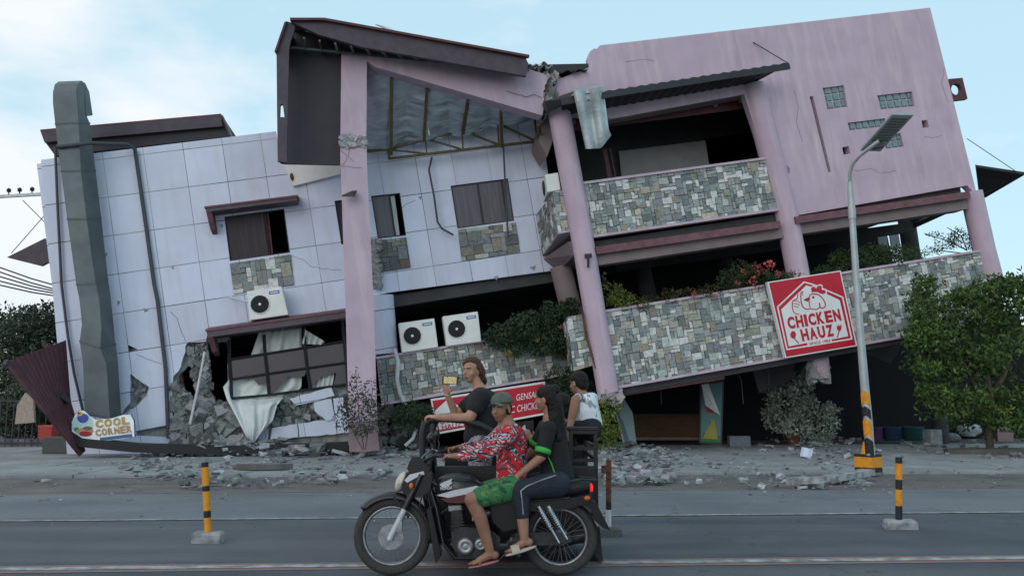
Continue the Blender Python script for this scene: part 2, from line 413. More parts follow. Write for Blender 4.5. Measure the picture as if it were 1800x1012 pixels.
mat('glass_dark',(0.028,0.02,0.028),0.4,col2=(0.05,0.032,0.04),scale=3,stretch=(5,.4,1),spec=0.25)
mat('glass_curtained',(0.13,0.12,0.145),0.3,col2=(0.09,0.075,0.085),scale=3,stretch=(6,.4,1),spec=0.4)
mat('glass_block',(0.20,0.27,0.29),0.15,col2=(0.13,0.18,0.20),scale=9,spec=0.9)
mat('glass_block_joint',(0.42,0.45,0.46),0.7)
mat('curtain_white',(0.74,0.78,0.76),0.9,col2=(0.62,0.66,0.66),scale=2)
mat('ac_white',(0.80,0.81,0.79),0.45,col2=(0.72,0.73,0.70),scale=3)
mat('ac_blue',(0.05,0.10,0.38),0.5)
mat('sign_red',(0.54,0.010,0.030),0.4,col2=(0.47,0.009,0.026),scale=2)
mat('sign_white',(0.78,0.80,0.80),0.4,col2=(0.72,0.74,0.75),scale=3)
mat('attr_plain',(1,1,1),0.6,col2=(0.9,0.9,0.9),scale=6,attr=True)
mat('attr_rough',(1,1,1),0.95,col2=(0.7,0.7,0.7),scale=12,attr=True,bump=0.4)
mat('leaf',(1,1,1),0.6,col2=(0.75,0.8,0.7),scale=3,attr=True,spec=0.3)
mat('bark',(0.11,0.085,0.06),0.95,col2=(0.05,0.04,0.03),scale=12,bump=0.6)
mat('terracotta',(0.15,0.065,0.045),0.85,scale=8)
mat('lamp_grey',(0.42,0.46,0.47),0.45,col2=(0.34,0.38,0.39),scale=4,metal=0.3)
mat('safety_yellow',(0.72,0.29,0.015),0.6,col2=(0.50,0.18,0.012),scale=14,lo=.3,hi=.5)
mat('black_paint',(0.018,0.018,0.02),0.6,scale=6)
mat('rust',(0.20,0.085,0.04),0.9,col2=(0.07,0.035,0.025),scale=25,lo=.42,hi=.58,bump=.3)
mat('wire_black',(0.01,0.01,0.012),0.6)
mat('bird_dark',(0.02,0.02,0.02),0.8)
# ---- road surfaces ----
def road_extra(t,n,co,out,b):
    no=n('ShaderNodeTexNoise'); no.inputs['Scale'].default_value=90; no.inputs['Detail'].default_value=4; t.links.new(co.outputs['Object'],no.inputs['Vector'])
    r=n('ShaderNodeMapRange'); r.inputs[1].default_value=.3; r.inputs[2].default_value=.7; r.inputs[3].default_value=.72; r.inputs[4].default_value=1.28; t.links.new(no.outputs[0],r.inputs[0])
    m=n('ShaderNodeMixRGB',blend_type='MULTIPLY'); m.inputs[0].default_value=1; t.links.new(out,m.inputs[1]); t.links.new(r.outputs[0],m.inputs[2])
    # long faint wheel tracks and dust drifts along the road
    mp_=n('ShaderNodeMapping'); mp_.inputs['Scale'].default_value=(0.10,1.5,1); mp_.inputs['Rotation'].default_value=(0,0,math.radians(-3.4)); t.links.new(co.outputs['Object'],mp_.inputs[0])
    n2=n('ShaderNodeTexNoise'); n2.inputs['Scale'].default_value=1.0; n2.inputs['Detail'].default_value=5; t.links.new(mp_.outputs[0],n2.inputs['Vector'])
    r2=n('ShaderNodeMapRange'); r2.inputs[1].default_value=.42; r2.inputs[2].default_value=.72; r2.inputs[3].default_value=0; r2.inputs[4].default_value=.28; t.links.new(n2.outputs[0],r2.inputs[0])
    m2=n('ShaderNodeMixRGB'); m2.inputs[2].default_value=(0.25,0.245,0.235,1); t.links.new(r2.outputs[0],m2.inputs[0]); t.links.new(m.outputs[0],m2.inputs[1])
    vo=n('ShaderNodeTexVoronoi',feature='DISTANCE_TO_EDGE'); vo.inputs['Scale'].default_value=0.33
    wv=n('ShaderNodeTexNoise'); wv.inputs['Scale'].default_value=1.3; wv.inputs['Detail'].default_value=6; t.links.new(co.outputs['Object'],wv.inputs['Vector'])
    va=n('ShaderNodeVectorMath',operation='ADD'); t.links.new(co.outputs['Object'],va.inputs[0]); t.links.new(wv.outputs['Color'],va.inputs[1]); t.links.new(va.outputs[0],vo.inputs['Vector'])
    c=n('ShaderNodeMath',operation='LESS_THAN'); c.inputs[1].default_value=0.0035; t.links.new(vo.outputs[0],c.inputs[0])
    c2=n('ShaderNodeMath',operation='MULTIPLY'); c2.inputs[1].default_value=.5; t.links.new(c.outputs[0],c2.inputs[0])
    m3=n('ShaderNodeMixRGB'); m3.inputs[2].default_value=(0.05,0.05,0.055,1); t.links.new(c2.outputs[0],m3.inputs[0]); t.links.new(m2.outputs[0],m3.inputs[1])
    return m3.outputs[0]
mat('asphalt',(0.088,0.100,0.118),0.88,col2=(0.056,0.066,0.082),scale=0.7,extra=road_extra,bump=0.35,bscale=120)
mat('concrete_lane',(0.17,0.185,0.205),0.9,col2=(0.12,0.134,0.152),scale=0.6,extra=road_extra,bump=0.25,bscale=90)
mat('gutter_dirt',(0.16,0.15,0.145),0.95,col2=(0.10,0.095,0.095),scale=1.4,extra=road_extra,bump=0.5,bscale=60)
def slab_extra(t,n,co,out,b):
    o=road_extra(t,n,co,out,b)
    # pale cement dust that settled in drifts
    no=n('ShaderNodeTexNoise'); no.inputs['Scale'].default_value=.8; no.inputs['Detail'].default_value=9; no.inputs['Roughness'].default_value=.7; t.links.new(co.outputs['Object'],no.inputs['Vector'])
    r=n('ShaderNodeMapRange'); r.inputs[1].default_value=.48; r.inputs[2].default_value=.66; r.inputs[3].default_value=0; r.inputs[4].default_value=.6; t.links.new(no.outputs[0],r.inputs[0])
    m=n('ShaderNodeMixRGB'); m.inputs[2].default_value=(0.40,0.42,0.43,1); t.links.new(r.outputs[0],m.inputs[0]); t.links.new(o,m.inputs[1]); return m.outputs[0]
mat('pavement_concrete',(0.30,0.315,0.315),0.9,col2=(0.21,0.22,0.225),scale=1.1,extra=slab_extra,bump=0.3,bscale=70)
mat('dirt',(0.13,0.115,0.10),0.95,col2=(0.07,0.065,0.055),scale=1.2,bump=0.6,bscale=30)
def worn(t,n,co,out,b):
    no=n('ShaderNodeTexNoise'); no.inputs['Scale'].default_value=7; no.inputs['Detail'].default_value=8; t.links.new(co.outputs['Object'],no.inputs['Vector'])
    r=n('ShaderNodeMapRange'); r.inputs[1].default_value=.40; r.inputs[2].default_value=.62; r.inputs[3].default_value=0; r.inputs[4].default_value=.9; t.links.new(no.outputs[0],r.inputs[0])
    m=n('ShaderNodeMixRGB'); m.inputs[2].default_value=(0.15,0.155,0.16,1); t.links.new(r.outputs[0],m.inputs[0]); t.links.new(out,m.inputs[1]); return m.outputs[0]
mat('line_white',(0.42,0.44,0.46),0.8,extra=worn,scale=4)
mat('line_faint',(0.38,0.40,0.41),0.85,extra=worn,scale=4)
mat('line_orange',(0.30,0.16,0.12),0.85,extra=worn,scale=4)
mat('line_orange_faint',(0.26,0.17,0.135),0.9,extra=worn,scale=4)
# ---------------- ground ----------------
g=G(); g.add([(-900,-60,-.03),(900,-60,-.03),(900,1600,-.03),(-900,1600,-.03)],[(0,1,2,3)]); obj('ground',g,'dirt',kind='structure')
def gline(p0,p1,x0=-60,x1=60,z=0):
    a=Gd(*p0);b=Gd(*p1); m=(b.y-a.y)/(b.x-a.x); return lambda x:a.y+m*(x-a.x)
L_kerb=gline((0,840),(1800,832)); L_gut=gline((0,866),(1800,856)); L_edge=gline((0,916),(1800,900)); L_cen=gline((0,1001),(1800,981)); L_back=gline((0,790),(1800,782))
def band(name,f0,f1,z,m,x0=-70,x1=70,kind='structure'):
    g=G(); g.add([(x0,f0(x0),z),(x1,f0(x1),z),(x1,f1(x1),z),(x0,f1(x0),z)],[(0,1,2,3)]); return obj(name,g,m,kind=kind)
near=lambda x:L_cen(x)-9
band('road',near,L_edge,0.0,'asphalt'); 
band('road_shoulder',lambda x:L_edge(x),L_gut,0.0,'concrete_lane')
band('gutter',L_gut,lambda x:L_kerb(x)+.2,0.0,'gutter_dirt')
def lane(name,f,w,off,z,m): return band(name,lambda x:f(x)+off-w/2,lambda x:f(x)+off+w/2,z,m)
lane('edge_line',L_edge,0.10,0,0.008,'line_faint')
lane('old_lane_line',L_cen,0.34,0,0.004,'line_orange')
lane('lane_line',L_cen,0.13,0.0,0.008,'line_white')
lane('gutter_line',L_gut,0.10,-.1,0.004,'line_orange_faint')
lane('far_lane_line',L_cen,0.13,-6.4,0.004,'line_white')
# sidewalk: poured slabs with open joints
g=G(); rn=random.Random(3); x=-40.0
kd=(L_kerb(10)-L_kerb(0))/10
while x<40:
    wdt=1.52
    for r in range(4):
        y0=L_kerb(x)+r*2.4; y1=y0+2.4
        if y0>30: continue
        zz=0.045+rn.uniform(-.006,.006); j=.014
        vs=[(x+j,y0+j,zz+rn.uniform(-.004,.004)),(x+wdt-j,y0+kd*wdt+j,zz+rn.uniform(-.004,.004)),(x+wdt-j,y1+kd*wdt-j,zz+rn.uniform(-.004,.004)),(x+j,y1-j,zz+rn.uniform(-.004,.004))]
        g.hexa([(a,b,-.02) for a,b,c in vs],vs,col=(1,1,1))
    x+=wdt
obj('sidewalk',g,'pavement_concrete',kind='structure')
# ---------------- collapsed building ----------------
F=Fr(W(640,700,23.8),9.5,10)
WB=1.9
def l(px,py,w=0.0): return F.l(px,py,w)
bld=empty('collapsed_building',(2,24,0),'leaning pink and white two storey building with collapsed ground floor and grey stone parapets','building')
def part(name,g,mats,label=None,parent=None,bevel=0,kind=None): return obj(name,g,mats,parent or bld,F,label=label,bevel=bevel,kind=kind)
def lp(poly,w): return [l(x,y,w) for x,y in poly]
W1=[(394,381),(499.5,366.7),(510,444),(404,459)]
W2=[(652,344.5),(703,339),(714,414),(664,419.5)]
W2b=[(588,353),(612,350),(625,425),(600,430)]
W3=[(792,326.6),(893,313.7),(904,388),(804,402)]
W4=[(390,602),(600,566),(613,677),(405,702)]
dmg=rag([(328,604),(318,644),(304,662),(303,740),(318,768),(340,790),(610,778),(613,768),(472,778),(478,754)],1.5,7,R_)
dmg+=rag([(613,740),(600,700),(578,735),(560,700),(520,690),(495,712),(488,700)],1.5,7,R_)
dmg+=[(407,701),(391,602)]
dmg+=rag([(365,596),(330,603)],1.2,7,R_)
# front skin of the left wing
g=G()
mid_top=[(497,289),(560,275),(645,254),(812,221),(950,194)]
outer=[(72,281),(485,231),(492,287)]+mid_top+[(983,474),(683,514),(660,519),(655,545),(662,628)]
outer+= [(613,640),(613,565),(602,548),(366,580)]+[(362,600)]+[(331,602)]+rag([(328,604),(318,644),(304,662)],1.5,6,R_)+[(303,745),(240,757),(238,765),(300,768),(300,800),(118,800)]
h1=[(225,606),(243,614),(227,618)]; h2=rag([(229,657),(262,680),(258,695),(238,715),(212,730),(228,708)],1,6,R_,closed=True)
slab(g,F,outer,0,0.16,[W1,W2,W2b,W3,h1,h2])
part('wall',g,'white_cladding','white tiled cladding wall with dark joints')
# concrete behind the torn cladding
g=G(); slab(g,F,[(130,590),(400,545),(403,600),(400,700),(460,700),(614,675),(614,780),(600,800),(130,800)],-0.17,0.22,[rag([(314,662),(334,640),(343,690),(338,725),(316,722)],2,6,R_,True),rag([(364,603),(399,601),(402,690),(398,705),(384,712),(370,690),(368,640)],1.5,8,R_,True)])
part('torn_wall',g,'concrete_raw','bare broken concrete behind torn cladding')
# hanging cladding fragments under the broken window
for pl,dw in (([(508,700),(582,680),(588,695),(560,704),(520,712)],.03),([(551,707),(582,700),(589,735),(575,740),(553,722)],.05),([(586,700),(603,698),(610,735),(590,740)],.02),([(478,752),(522,745),(524,768),(474,775)],.04),([(524,744),(590,736),(592,762),(526,768)],.01),([(592,736),(613,733),(613,760),(593,762)],.05),([(372,760),(472,752),(470,778),(376,780)],-.05)):
    g=G(); slab(g,F,rag(pl,1.0,9,R_,True),dw,0.05); part('cladding_fragment',g,'white_cladding')
# stone panels under the windows
def stone_px(name,quad,w,cell=.105,seed=1,label=None,back=.05,tone=1.0):
    q=[l(x,y,w) for x,y in quad]; g=G(); g.prism(q,(0,0,-back),mi=1); stones(g,[(p.x,p.y) for p in q],w,cell,seed,tone)
    return part(name,g,['stone_cladding','mortar'],label)
def sill(a,b,w,h=.05,d=.12,m='pink_stucco',name='sill'):
    g=G(); p,q=l(*a,w),l(*b,w); g.hexa([(p.x,p.y,w-.02),(q.x,q.y,w-.02),(q.x,q.y,w+d),(p.x,p.y,w+d)],[(p.x,p.y+h,w-.02),(q.x,q.y+h,w-.02),(q.x,q.y+h,w+d),(p.x,p.y+h,w+d)]); return part(name,g,m)
stone_px('stone_panel',[(404,463),(511,447),(517,501),(411,517)],.012,.13,2,tone=.9)
stone_px('stone_panel',[(655,424),(714,417),(722,470),(662,480)],.012,.13,3,tone=.6)
stone_px('stone_panel',[(805,404),(906.5,391.5),(914.6,444),(811.4,459)],.012,.13,4,tone=.7)
# broken spot beside the pillar
g=G(); rn=random.Random(5)
for i in range(45): chunk(g,l(rn.uniform(655,668),rn.uniform(425,505),.06),rn.uniform(.05,.13),rn,(rn.uniform(.25,.45),)*3)
part('broken_corner',g,'attr_rough','shattered concrete patch beside the pillar')
def window(px,cols,rows,w=-.07,fw=.05,glass='glass_tinted',open_=(),label=None,curt=None):
    q=[l(x,y,w) for x,y in px]  # TL TR BR BL
    TL,TR,BR,BL=q
    P=lambda a,b:(TL*(1-a)+TR*a)*(1-b)+(BL*(1-a)+BR*a)*b
    g=G(); d=Vector((0,0,1))
    for a in cols: g.bar(P(a,0),P(a,1),fw,.06,d)
    for b in rows: g.bar(P(0,b)+d*.004,P(1,b)+d*.004,fw,.06,d)
    fr_=part('window',g,'dark_metal',label)
    for i in range(len(cols)-1):
        if i in open_: continue
        g=G(); a0,a1=cols[i],cols[i+1]
        g.hexa([P(a0,0)-d*.03,P(a1,0)-d*.03,P(a1,1)-d*.03,P(a0,1)-d*.03],[P(a0,0)-d*.02,P(a1,0)-d*.02,P(a1,1)-d*.02,P(a0,1)-d*.02])
        part('pane',g,glass,parent=fr_)
    return fr_
window(W1,[0,.62,1],[0,1],open_=(1,),glass='glass_dark')
window(W2,[0,.62,1],[0,1],open_=(1,),glass='glass_curtained')
window(W2b,[0,1],[0,1],glass='glass_dark')
window(W3,[0,.46,.88,1],[0,1],glass='glass_curtained')
# curtain edge in the narrow open window and the wide one
g=G(); a,b=l(686,345,-.14),l(695,414,-.14); g.grid(lambda s,t:(a.x+(b.x-a.x)*t+s*.12,a.y+(b.y-a.y)*t,-.14+.03*math.sin(s*14)),8,6); part('curtain',g,'curtain_white')
g=G(); g.grid(lambda s,t:l(461+s*11+8*t,375+t*72-1.4*s,-.25+.04*math.sin(s*9)),8,6); part('curtain',g,'maroon_dusty')
# big broken window: frame grid, some panes left
def P4(c,r): # c 0..3, r 0..3
    X=[[(403,597),(464,588),(535,575),(601,563)],[(403,632),(466,622),(536,611),(605,600)],[(406,667),(470,657),(540,647),(609,637)],[(407,700),(473,694),(546,684),(612,675)]]
    c0=min(int(c),2);r0=min(int(r),2);fc=c-c0;fr2=r-r0
    f=lambda i,j:Vector(X[j][i])
    p=(f(c0,r0)*(1-fc)+f(c0+1,r0)*fc)*(1-fr2)+(f(c0,r0+1)*(1-fc)+f(c0+1,r0+1)*fc)*fr2
    return l(p.x,p.y,.02)
g=G()
for c in range(4): g.tube([P4(c,r/2) for r in range(7)],.045,4,smooth=False)
for r in range(1,4): g.tube([P4(c/2,r)+Vector((0,0,.002)) for c in range(7)],.035,4,smooth=False)
wf=part('window',g,'dark_metal','buckled dark window frame with broken panes')
for (c,r,poly) in ((0,1,[(0,0),(1,0),(1,1),(0,1)]),(1,1,[(0,0),(1,0),(1,1),(0,1)]),(2,1,[(0,0),(1,0),(1,1),(0,1)]),(0,2,[(.55,0),(1,0),(1,.35),(.75,.5)]),(1,2,[(0,0),(1,0),(.9,.35),(.5,.25),(.15,.9),(0,1)]),(2,2,[(0,0),(1,0),(1,1),(.6,1),(0.72,.4),(.3,.5),(0,1)])):
    g=G(); g.prism([P4(c+a,r+b)-Vector((0,0,.02)) for a,b in poly],(0,0,-.01)); part('pane',g,'glass_tinted',parent=wf)
# canopies
def canopy(a,b,w0,w1,h,leg=None,tilt=0):
    p,q=l(*a,w1),l(*b,w1); g=G(); lip=.045
    g.hexa([(p.x,p.y-h,w0),(q.x,q.y-h,w0),(q.x,q.y-h,w1),(p.x,p.y-h,w1)],[(p.x,p.y+tilt-lip,w0),(q.x,q.y+tilt-lip,w0),(q.x,q.y-lip,w1),(p.x,p.y-lip,w1)],mi=1)
    g.hexa([(p.x-.03,p.y-lip,w0),(q.x+.03,q.y-lip,w0),(q.x+.03,q.y-lip,w1+.03),(p.x-.03,p.y-lip,w1+.03)],[(p.x-.03,p.y+tilt,w0),(q.x+.03,q.y+tilt,w0),(q.x+.03,q.y,w1+.03),(p.x-.03,p.y,w1+.03)])
    if leg: g.hexa([(p.x,p.y-h-leg,w0),(p.x+.13,p.y-h-leg,w0),(p.x+.13,p.y-h-leg*.8,w1*.55),(p.x,p.y-h-leg*.8,w1*.55)],[(p.x,p.y-h-.002,w0),(p.x+.13,p.y-h-.002,w0),(p.x+.13,p.y-h-.002,w1),(p.x,p.y-h-.002,w1)])
    return part('canopy',g,['maroon_dusty','fascia_mauve'])
canopy((361,363),(521,343),0,.6,.14,leg=.5,tilt=.1)
canopy((363,579),(606,545),0,.75,.2,leg=.45,tilt=.12)
# ---- shell: side walls, floors, roof, back ----
def ubox(name,u0,u1,v0,v1,w0,w1,m,label=None,mi=0):
    g=G(); g.box(((u0+u1)/2,(v0+v1)/2,(w0+w1)/2),(u1-u0,v1-v0,w1-w0)); return part(name,g,m,label)
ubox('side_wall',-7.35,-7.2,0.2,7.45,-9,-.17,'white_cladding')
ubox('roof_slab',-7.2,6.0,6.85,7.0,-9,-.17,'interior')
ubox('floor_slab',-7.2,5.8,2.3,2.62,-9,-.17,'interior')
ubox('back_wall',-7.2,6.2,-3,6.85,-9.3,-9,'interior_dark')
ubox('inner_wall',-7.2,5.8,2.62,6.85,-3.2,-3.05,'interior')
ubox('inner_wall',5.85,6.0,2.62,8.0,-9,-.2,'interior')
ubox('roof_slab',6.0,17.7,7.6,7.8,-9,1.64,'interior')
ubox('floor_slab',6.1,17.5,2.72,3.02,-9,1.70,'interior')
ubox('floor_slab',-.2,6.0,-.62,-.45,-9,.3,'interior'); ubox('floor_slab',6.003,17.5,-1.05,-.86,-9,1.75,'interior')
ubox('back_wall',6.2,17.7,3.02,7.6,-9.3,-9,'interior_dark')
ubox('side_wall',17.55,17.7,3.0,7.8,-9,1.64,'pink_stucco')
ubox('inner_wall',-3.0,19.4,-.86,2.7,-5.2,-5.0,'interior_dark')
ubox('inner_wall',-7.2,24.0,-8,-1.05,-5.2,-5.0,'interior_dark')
# balcony room: pale back wall, dark doorway
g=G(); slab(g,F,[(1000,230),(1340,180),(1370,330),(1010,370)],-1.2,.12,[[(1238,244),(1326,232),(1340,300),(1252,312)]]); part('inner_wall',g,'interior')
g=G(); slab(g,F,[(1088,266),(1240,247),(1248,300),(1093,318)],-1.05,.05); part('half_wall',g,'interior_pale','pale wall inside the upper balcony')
g=G(); g.bar(l(1062,262,-.2),l(1072,318,-.2),.12,.08); part('post',g,'maroon_dusty')
g=G(); g.bar(l(1072,262,-.2),l(1083,318,-.2),.04,.06); part('post',g,'maroon_dusty')
# ---- pink upper wall of the right wing ----
wall=[(985,200),(968,185),(958,176)]+rag([(972,160),(976,142)],1.2,5,R_)+[(1035,119)]+rag([(1034,108),(1036,96),(1055,80)],3.2,5,R_)+[(1635,14),(1718,345),(1700,326),(1392,380)]+[(1374,378),(1365,340),(1308,166),(1075,209)]
gb=[[(1446,155),(1483,150),(1490,188),(1454,193)],[(1542,168),(1603,161),(1608,187),(1548,193)],[(1490,216),(1556,208),(1560,222),(1493,230)],[(1552,241),(1583,234),(1589,258),(1557,262)]]
hol=[[(1620,212),(1630,211),(1633,224),(1622,225)],[(1480,259),(1492,257),(1495,270),(1483,272)],[(1423,170),(1429,169),(1461,302),(1456,303)]]
g=G(); slab(g,F,wall,WB,.25,gb+hol); part('wall',g,'pink_stucco','faded pink stucco wall with rain streaks')
for px,(nx,ny) in zip(gb,((3,3),(5,2),(6,1),(3,2))):
    TL,TR,BR,BL=[l(x,y,WB-.10) for x,y in px]; P=lambda a,b:(TL*(1-a)+TR*a)*(1-b)+(BL*(1-a)+BR*a)*b
    g=G(); g.hexa([p+Vector((0,0,-.12)) for p in (BL,BR,TR,TL)],[BL,BR,TR,TL],mi=1)
    for i in range(nx):
        for j in range(ny):
            e=.07; c=[P((i+x)/nx,(j+y)/ny) for x,y in((e,1-e),(1-e,1-e),(1-e,e),(e,e))]; m_=sum(c,Vector())/4
            c2=[p+(m_-p)*.22+Vector((0,0,.035)) for p in c]; g.hexa([p+Vector((0,0,.002)) for p in c],c2)
    part('glass_block_window',g,['glass_block','glass_block_joint'])
for px in hol: 
    g=G(); g.prism([l(x,y,WB-.251) for x,y in px],(0,0,-.05)); part('vent',g,'soffit_dark')
# crater in stucco
g=G(); rn=random.Random(8)
for i in range(14): chunk(g,l(1382+rn.uniform(-4,4),298+rn.uniform(-6,6),WB+.01),rn.uniform(.03,.07),rn,(.3,.3,.3),flat=.3)
part('damage_patch',g,'attr_rough')
# hairline cracks
def crack(pts,w,r=.006,name='crack'):
    g=G(); g.tube([l(x,y,w+.004) for x,y in rag(pts,1.3,5,R_)],r,4,smooth=False); part(name,g,'dark_metal')
crack([(890,160),(905,165),(925,170),(940,166),(952,172)],2.3,.007)
crack([(510,450),(532,456),(550,470),(600,475)],0,.004)
# ---- balcony on the upper floor ----
def rectp(name,px,w,seed,cap=.09,th=.2,tone=1.0,label=None):
    q=[l(x,y,w) for x,y in px]; TL,TR,BR,BL=q
    g=G(); g.prism(q,(0,0,-th),mi=1); stones(g,[(p.x,p.y) for p in q],w,.092,seed,tone); o=part(name,g,['stone_cladding','mortar'],label)
    d=(TL-BL).normalized()
    for nm,A,B_,s in (('coping',TL,TR,1),('ledge',BL,BR,-1)):
        g=G(); a,b=A,B_; c=d*cap*s*.7
        g.hexa([a+Vector((0,0,-th-.02)),b+Vector((0,0,-th-.02)),b+Vector((0,0,.07)),a+Vector((0,0,.07))],[p+c for p in (a+Vector((0,0,-th-.02)),b+Vector((0,0,-th-.02)),b+Vector((0,0,.07)),a+Vector((0,0,.07)))]) if s>0 else g.hexa([p+c for p in (a+Vector((0,0,-th-.02)),b+Vector((0,0,-th-.02)),b+Vector((0,0,.07)),a+Vector((0,0,.07)))],[a+Vector((0,0,-th-.02)),b+Vector((0,0,-th-.02)),b+Vector((0,0,.07)),a+Vector((0,0,.07))])
        part(nm,g,'pink_stucco')
    return o
rectp('parapet',[(1022,325),(1346,281),(1366,367),(1042,414)],WB,21,label='grey green stone parapet of the upper balcony')
rectp('parapet',[(1064,550),(1350,506),(1740,441),(1757,560),(1085,678)][:2]+[(1738,441),(1756,563),(1086,678)],WB-.02,22,label='long stone parapet of the lower balcony') if False else None
pq=[(1064,549),(1735,441),(1755,560),(1086,678)]
rectp('parapet',pq,WB-.02,22,tone=1.0,label='long stone parapet of the first floor')
# short return faces where the parapet steps back to the white wing
def side_face(name,A,B_,seed,label=None,tone=.8):
    # A top-left (far), B top-right (near), C bottom-right, D bottom-left: local points
    TL,TR,BR,BL=A[0],A[1],A[2],A[3]; L=(TR-TL).length; H=(TL-BL).length
    nn=(TR-TL).cross(BL-TL).normalized()
    if nn.z<0 and nn.x>0: nn=-nn
    if (l(960,400,1.0)-TL).dot(nn)*0+nn.x>0: nn=-nn
    f=lambda u,v,w:tuple((TL*(1-u/L)+TR*(u/L))*(v/H)+(BL*(1-u/L)+BR*(u/L))*(1-v/H)+nn*w)
    g=G(); g.prism([TL,TR,BR,BL],-nn*.12,mi=1); stones(g,[(0,0),(L,0),(L,H),(0,H)],.0,.092,seed,tone,flip=f); return part(name,g,['stone_cladding','mortar'],label)
side_face('parapet',[l(943,378,0.02),l(974,337,WB),l(981,409,WB),l(955,450,.02)],None,31)
stone_px('parapet',[(974,337),(1000,334),(1008,404),(981,409)],WB,.105,32,back=.12)
g=G(); g.hexa([l(955,451,.0),l(981,411,WB+.05),l(1010,406,WB+.05),l(1010,440,.0)],[l(955,448,.0)+Vector((0,.02,0)),l(981,408,WB+.05),l(1010,403,WB+.05),l(1010,430,.0)]); part('ledge',g,'pink_stucco')
g=G(); g.hexa([l(955,455,.0),l(981,478,.0),l(1010,448,1.7),l(998,425,1.7)],[l(955,455,.0)+Vector((.5,0,0)),l(981,478,.0)+Vector((.5,0,0)),l(1010,448,1.7)+Vector((.5,0,0)),l(998,425,1.7)+Vector((.5,0,0))]); part('beam',g,'beam_taupe')
# first floor recessed parapet on the left + its return
rectp('parapet',[(662,631),(880,597),(992,575),(1000,652)][:2]+[(1000,580),(1002,651)] if False else [(662,631),(1000,578),(1006,654),(670,708)],.55,23,label='recessed stone parapet below the air conditioners',tone=.85)
side_face('parapet',[l(985,580,.55),l(998,557,WB),l(1010,650,WB),l(1000,655,.55)],None,33)
stone_px('parapet',[(998,557),(1030,551),(1048,640),(1008,652)],WB,.105,34,back=.12)
# columns
def rcol(name,pts,r,w,m='pink_stucco',label=None,seg=20):
    P=[l(x,y,w) for x,y in pts]; g=G(); Q=[];Rr=[]
    rr=r if isinstance(r,list) else [r]*len(P)
    for i in range(len(P)-1):
        for k in range(6): Q.append(P[i].lerp(P[i+1],k/6)); Rr.append(rr[i]+(rr[i+1]-rr[i])*k/6)
    Q.append(P[-1]);Rr.append(rr[-1]); g.tube(Q,Rr,seg); return part(name,g,m,label)
rcol('column',[(982,192),(1027,440),(1069,690)],[.30,.29,.28],WB+.05,label='leaning round pink column with cracked foot')
rcol('column',[(1322,150),(1352,262),(1383,380),(1406,500)],[.33,.33,.31,.31],WB-.12)
rcol('column',[(1707,338),(1730,440),(1752,522)],[.30,.30,.30],WB-.12)
rcol('column',[(1590,365),(1606,470)],.28,-3.0,'interior')
rcol('column',[(985,468),(1008,560)],.3,.3,'beam_taupe')
rcol('column',[(670,520),(678,622)],[.33,.33],.2,'white_cladding',label='white round column beside the pillar')
rcol('column',[(1436,600),(1440,665)],[.28,.3],1.2,'pink_stucco')
rcol('column',[(1640,600),(1656,790)],[.22,.24],-1.2,'interior')
# wrecked foot of the round column
g=G(); rn=random.Random(9)
for i in range(40): chunk(g,l(1072+rn.uniform(-17,17),693+rn.uniform(-6,14),WB+rn.uniform(-.2,.3)),rn.uniform(.05,.16),rn,rn.choice([(.42,.42,.42),(.5,.42,.44),(.3,.3,.3)]))
part('broken_concrete',g,'attr_rough'); g=G()
for i in range(50): chunk(g,l(1437+rn.uniform(-16,16),655+rn.uniform(-14,16),1.2+rn.uniform(-.2,.3)),rn.uniform(.05,.17),rn,rn.choice([(.42,.44,.44),(.5,.45,.46),(.3,.3,.3)]))
part('broken_concrete',g,'attr_rough')
# ---- floor edge strips ----
def strip(name,a,b,w0,w1,h,m): 
    p,q=l(*a,w1),l(*b,w1); g=G(); g.hexa([(p.x,p.y-h,w0),(q.x,q.y-h,w0),(q.x,q.y-h,w1),(p.x,p.y-h,w1)],[(p.x,p.y,w0),(q.x,q.y,w0),(q.x,q.y,w1),(p.x,p.y,w1)]); return part(name,g,m)
strip('fascia',(1047,434),(1371,388),1.5,2.15,.19,'maroon_dusty'); strip('beam',(1048,449),(1374,401),1.35,1.95,.26,'beam_taupe')
strip('fascia',(1397,381),(1704,336),1.5,2.15,.19,'maroon_dusty'); strip('beam',(1400,394),(1698,350),1.35,1.95,.28,'beam_taupe')
strip('fascia',(1090,684),(1272,654),1.2,1.7,.18,'maroon')
# beam over the balcony opening with recessed downlights
g=G(); g.hexa([l(1075,210,WB-.02),l(1311,166,WB-.02),l(1311,166,WB-.02)+Vector((0,0,-.5)),l(1075,210,WB-.02)+Vector((0,0,-.5))],[l(1070,196,WB-.02),l(1311,154,WB-.02),l(1311,154,WB-.02)+Vector((0,0,-.5)),l(1070,196,WB-.02)+Vector((0,0,-.5))]); part('beam',g,'beam_taupe')
g=G(); g.hexa([l(1000,232,1.2),l(1318,190,1.2),l(1318,190,.9),l(1000,232,.9)],[l(1000,213,1.2),l(1312,170,1.2),l(1312,170,.9),l(1000,213,.9)])
bm_=part('beam',g,'maroon')
for x,y in((1007,214),(1107,203),(1157,197),(1208,189),(1257,184),(1303,177)):
    g=G(); g.ell(l(x,y,1.24),(.09,.09,.09),10,6); part('downlight',g,'beam_taupe',parent=bm_)
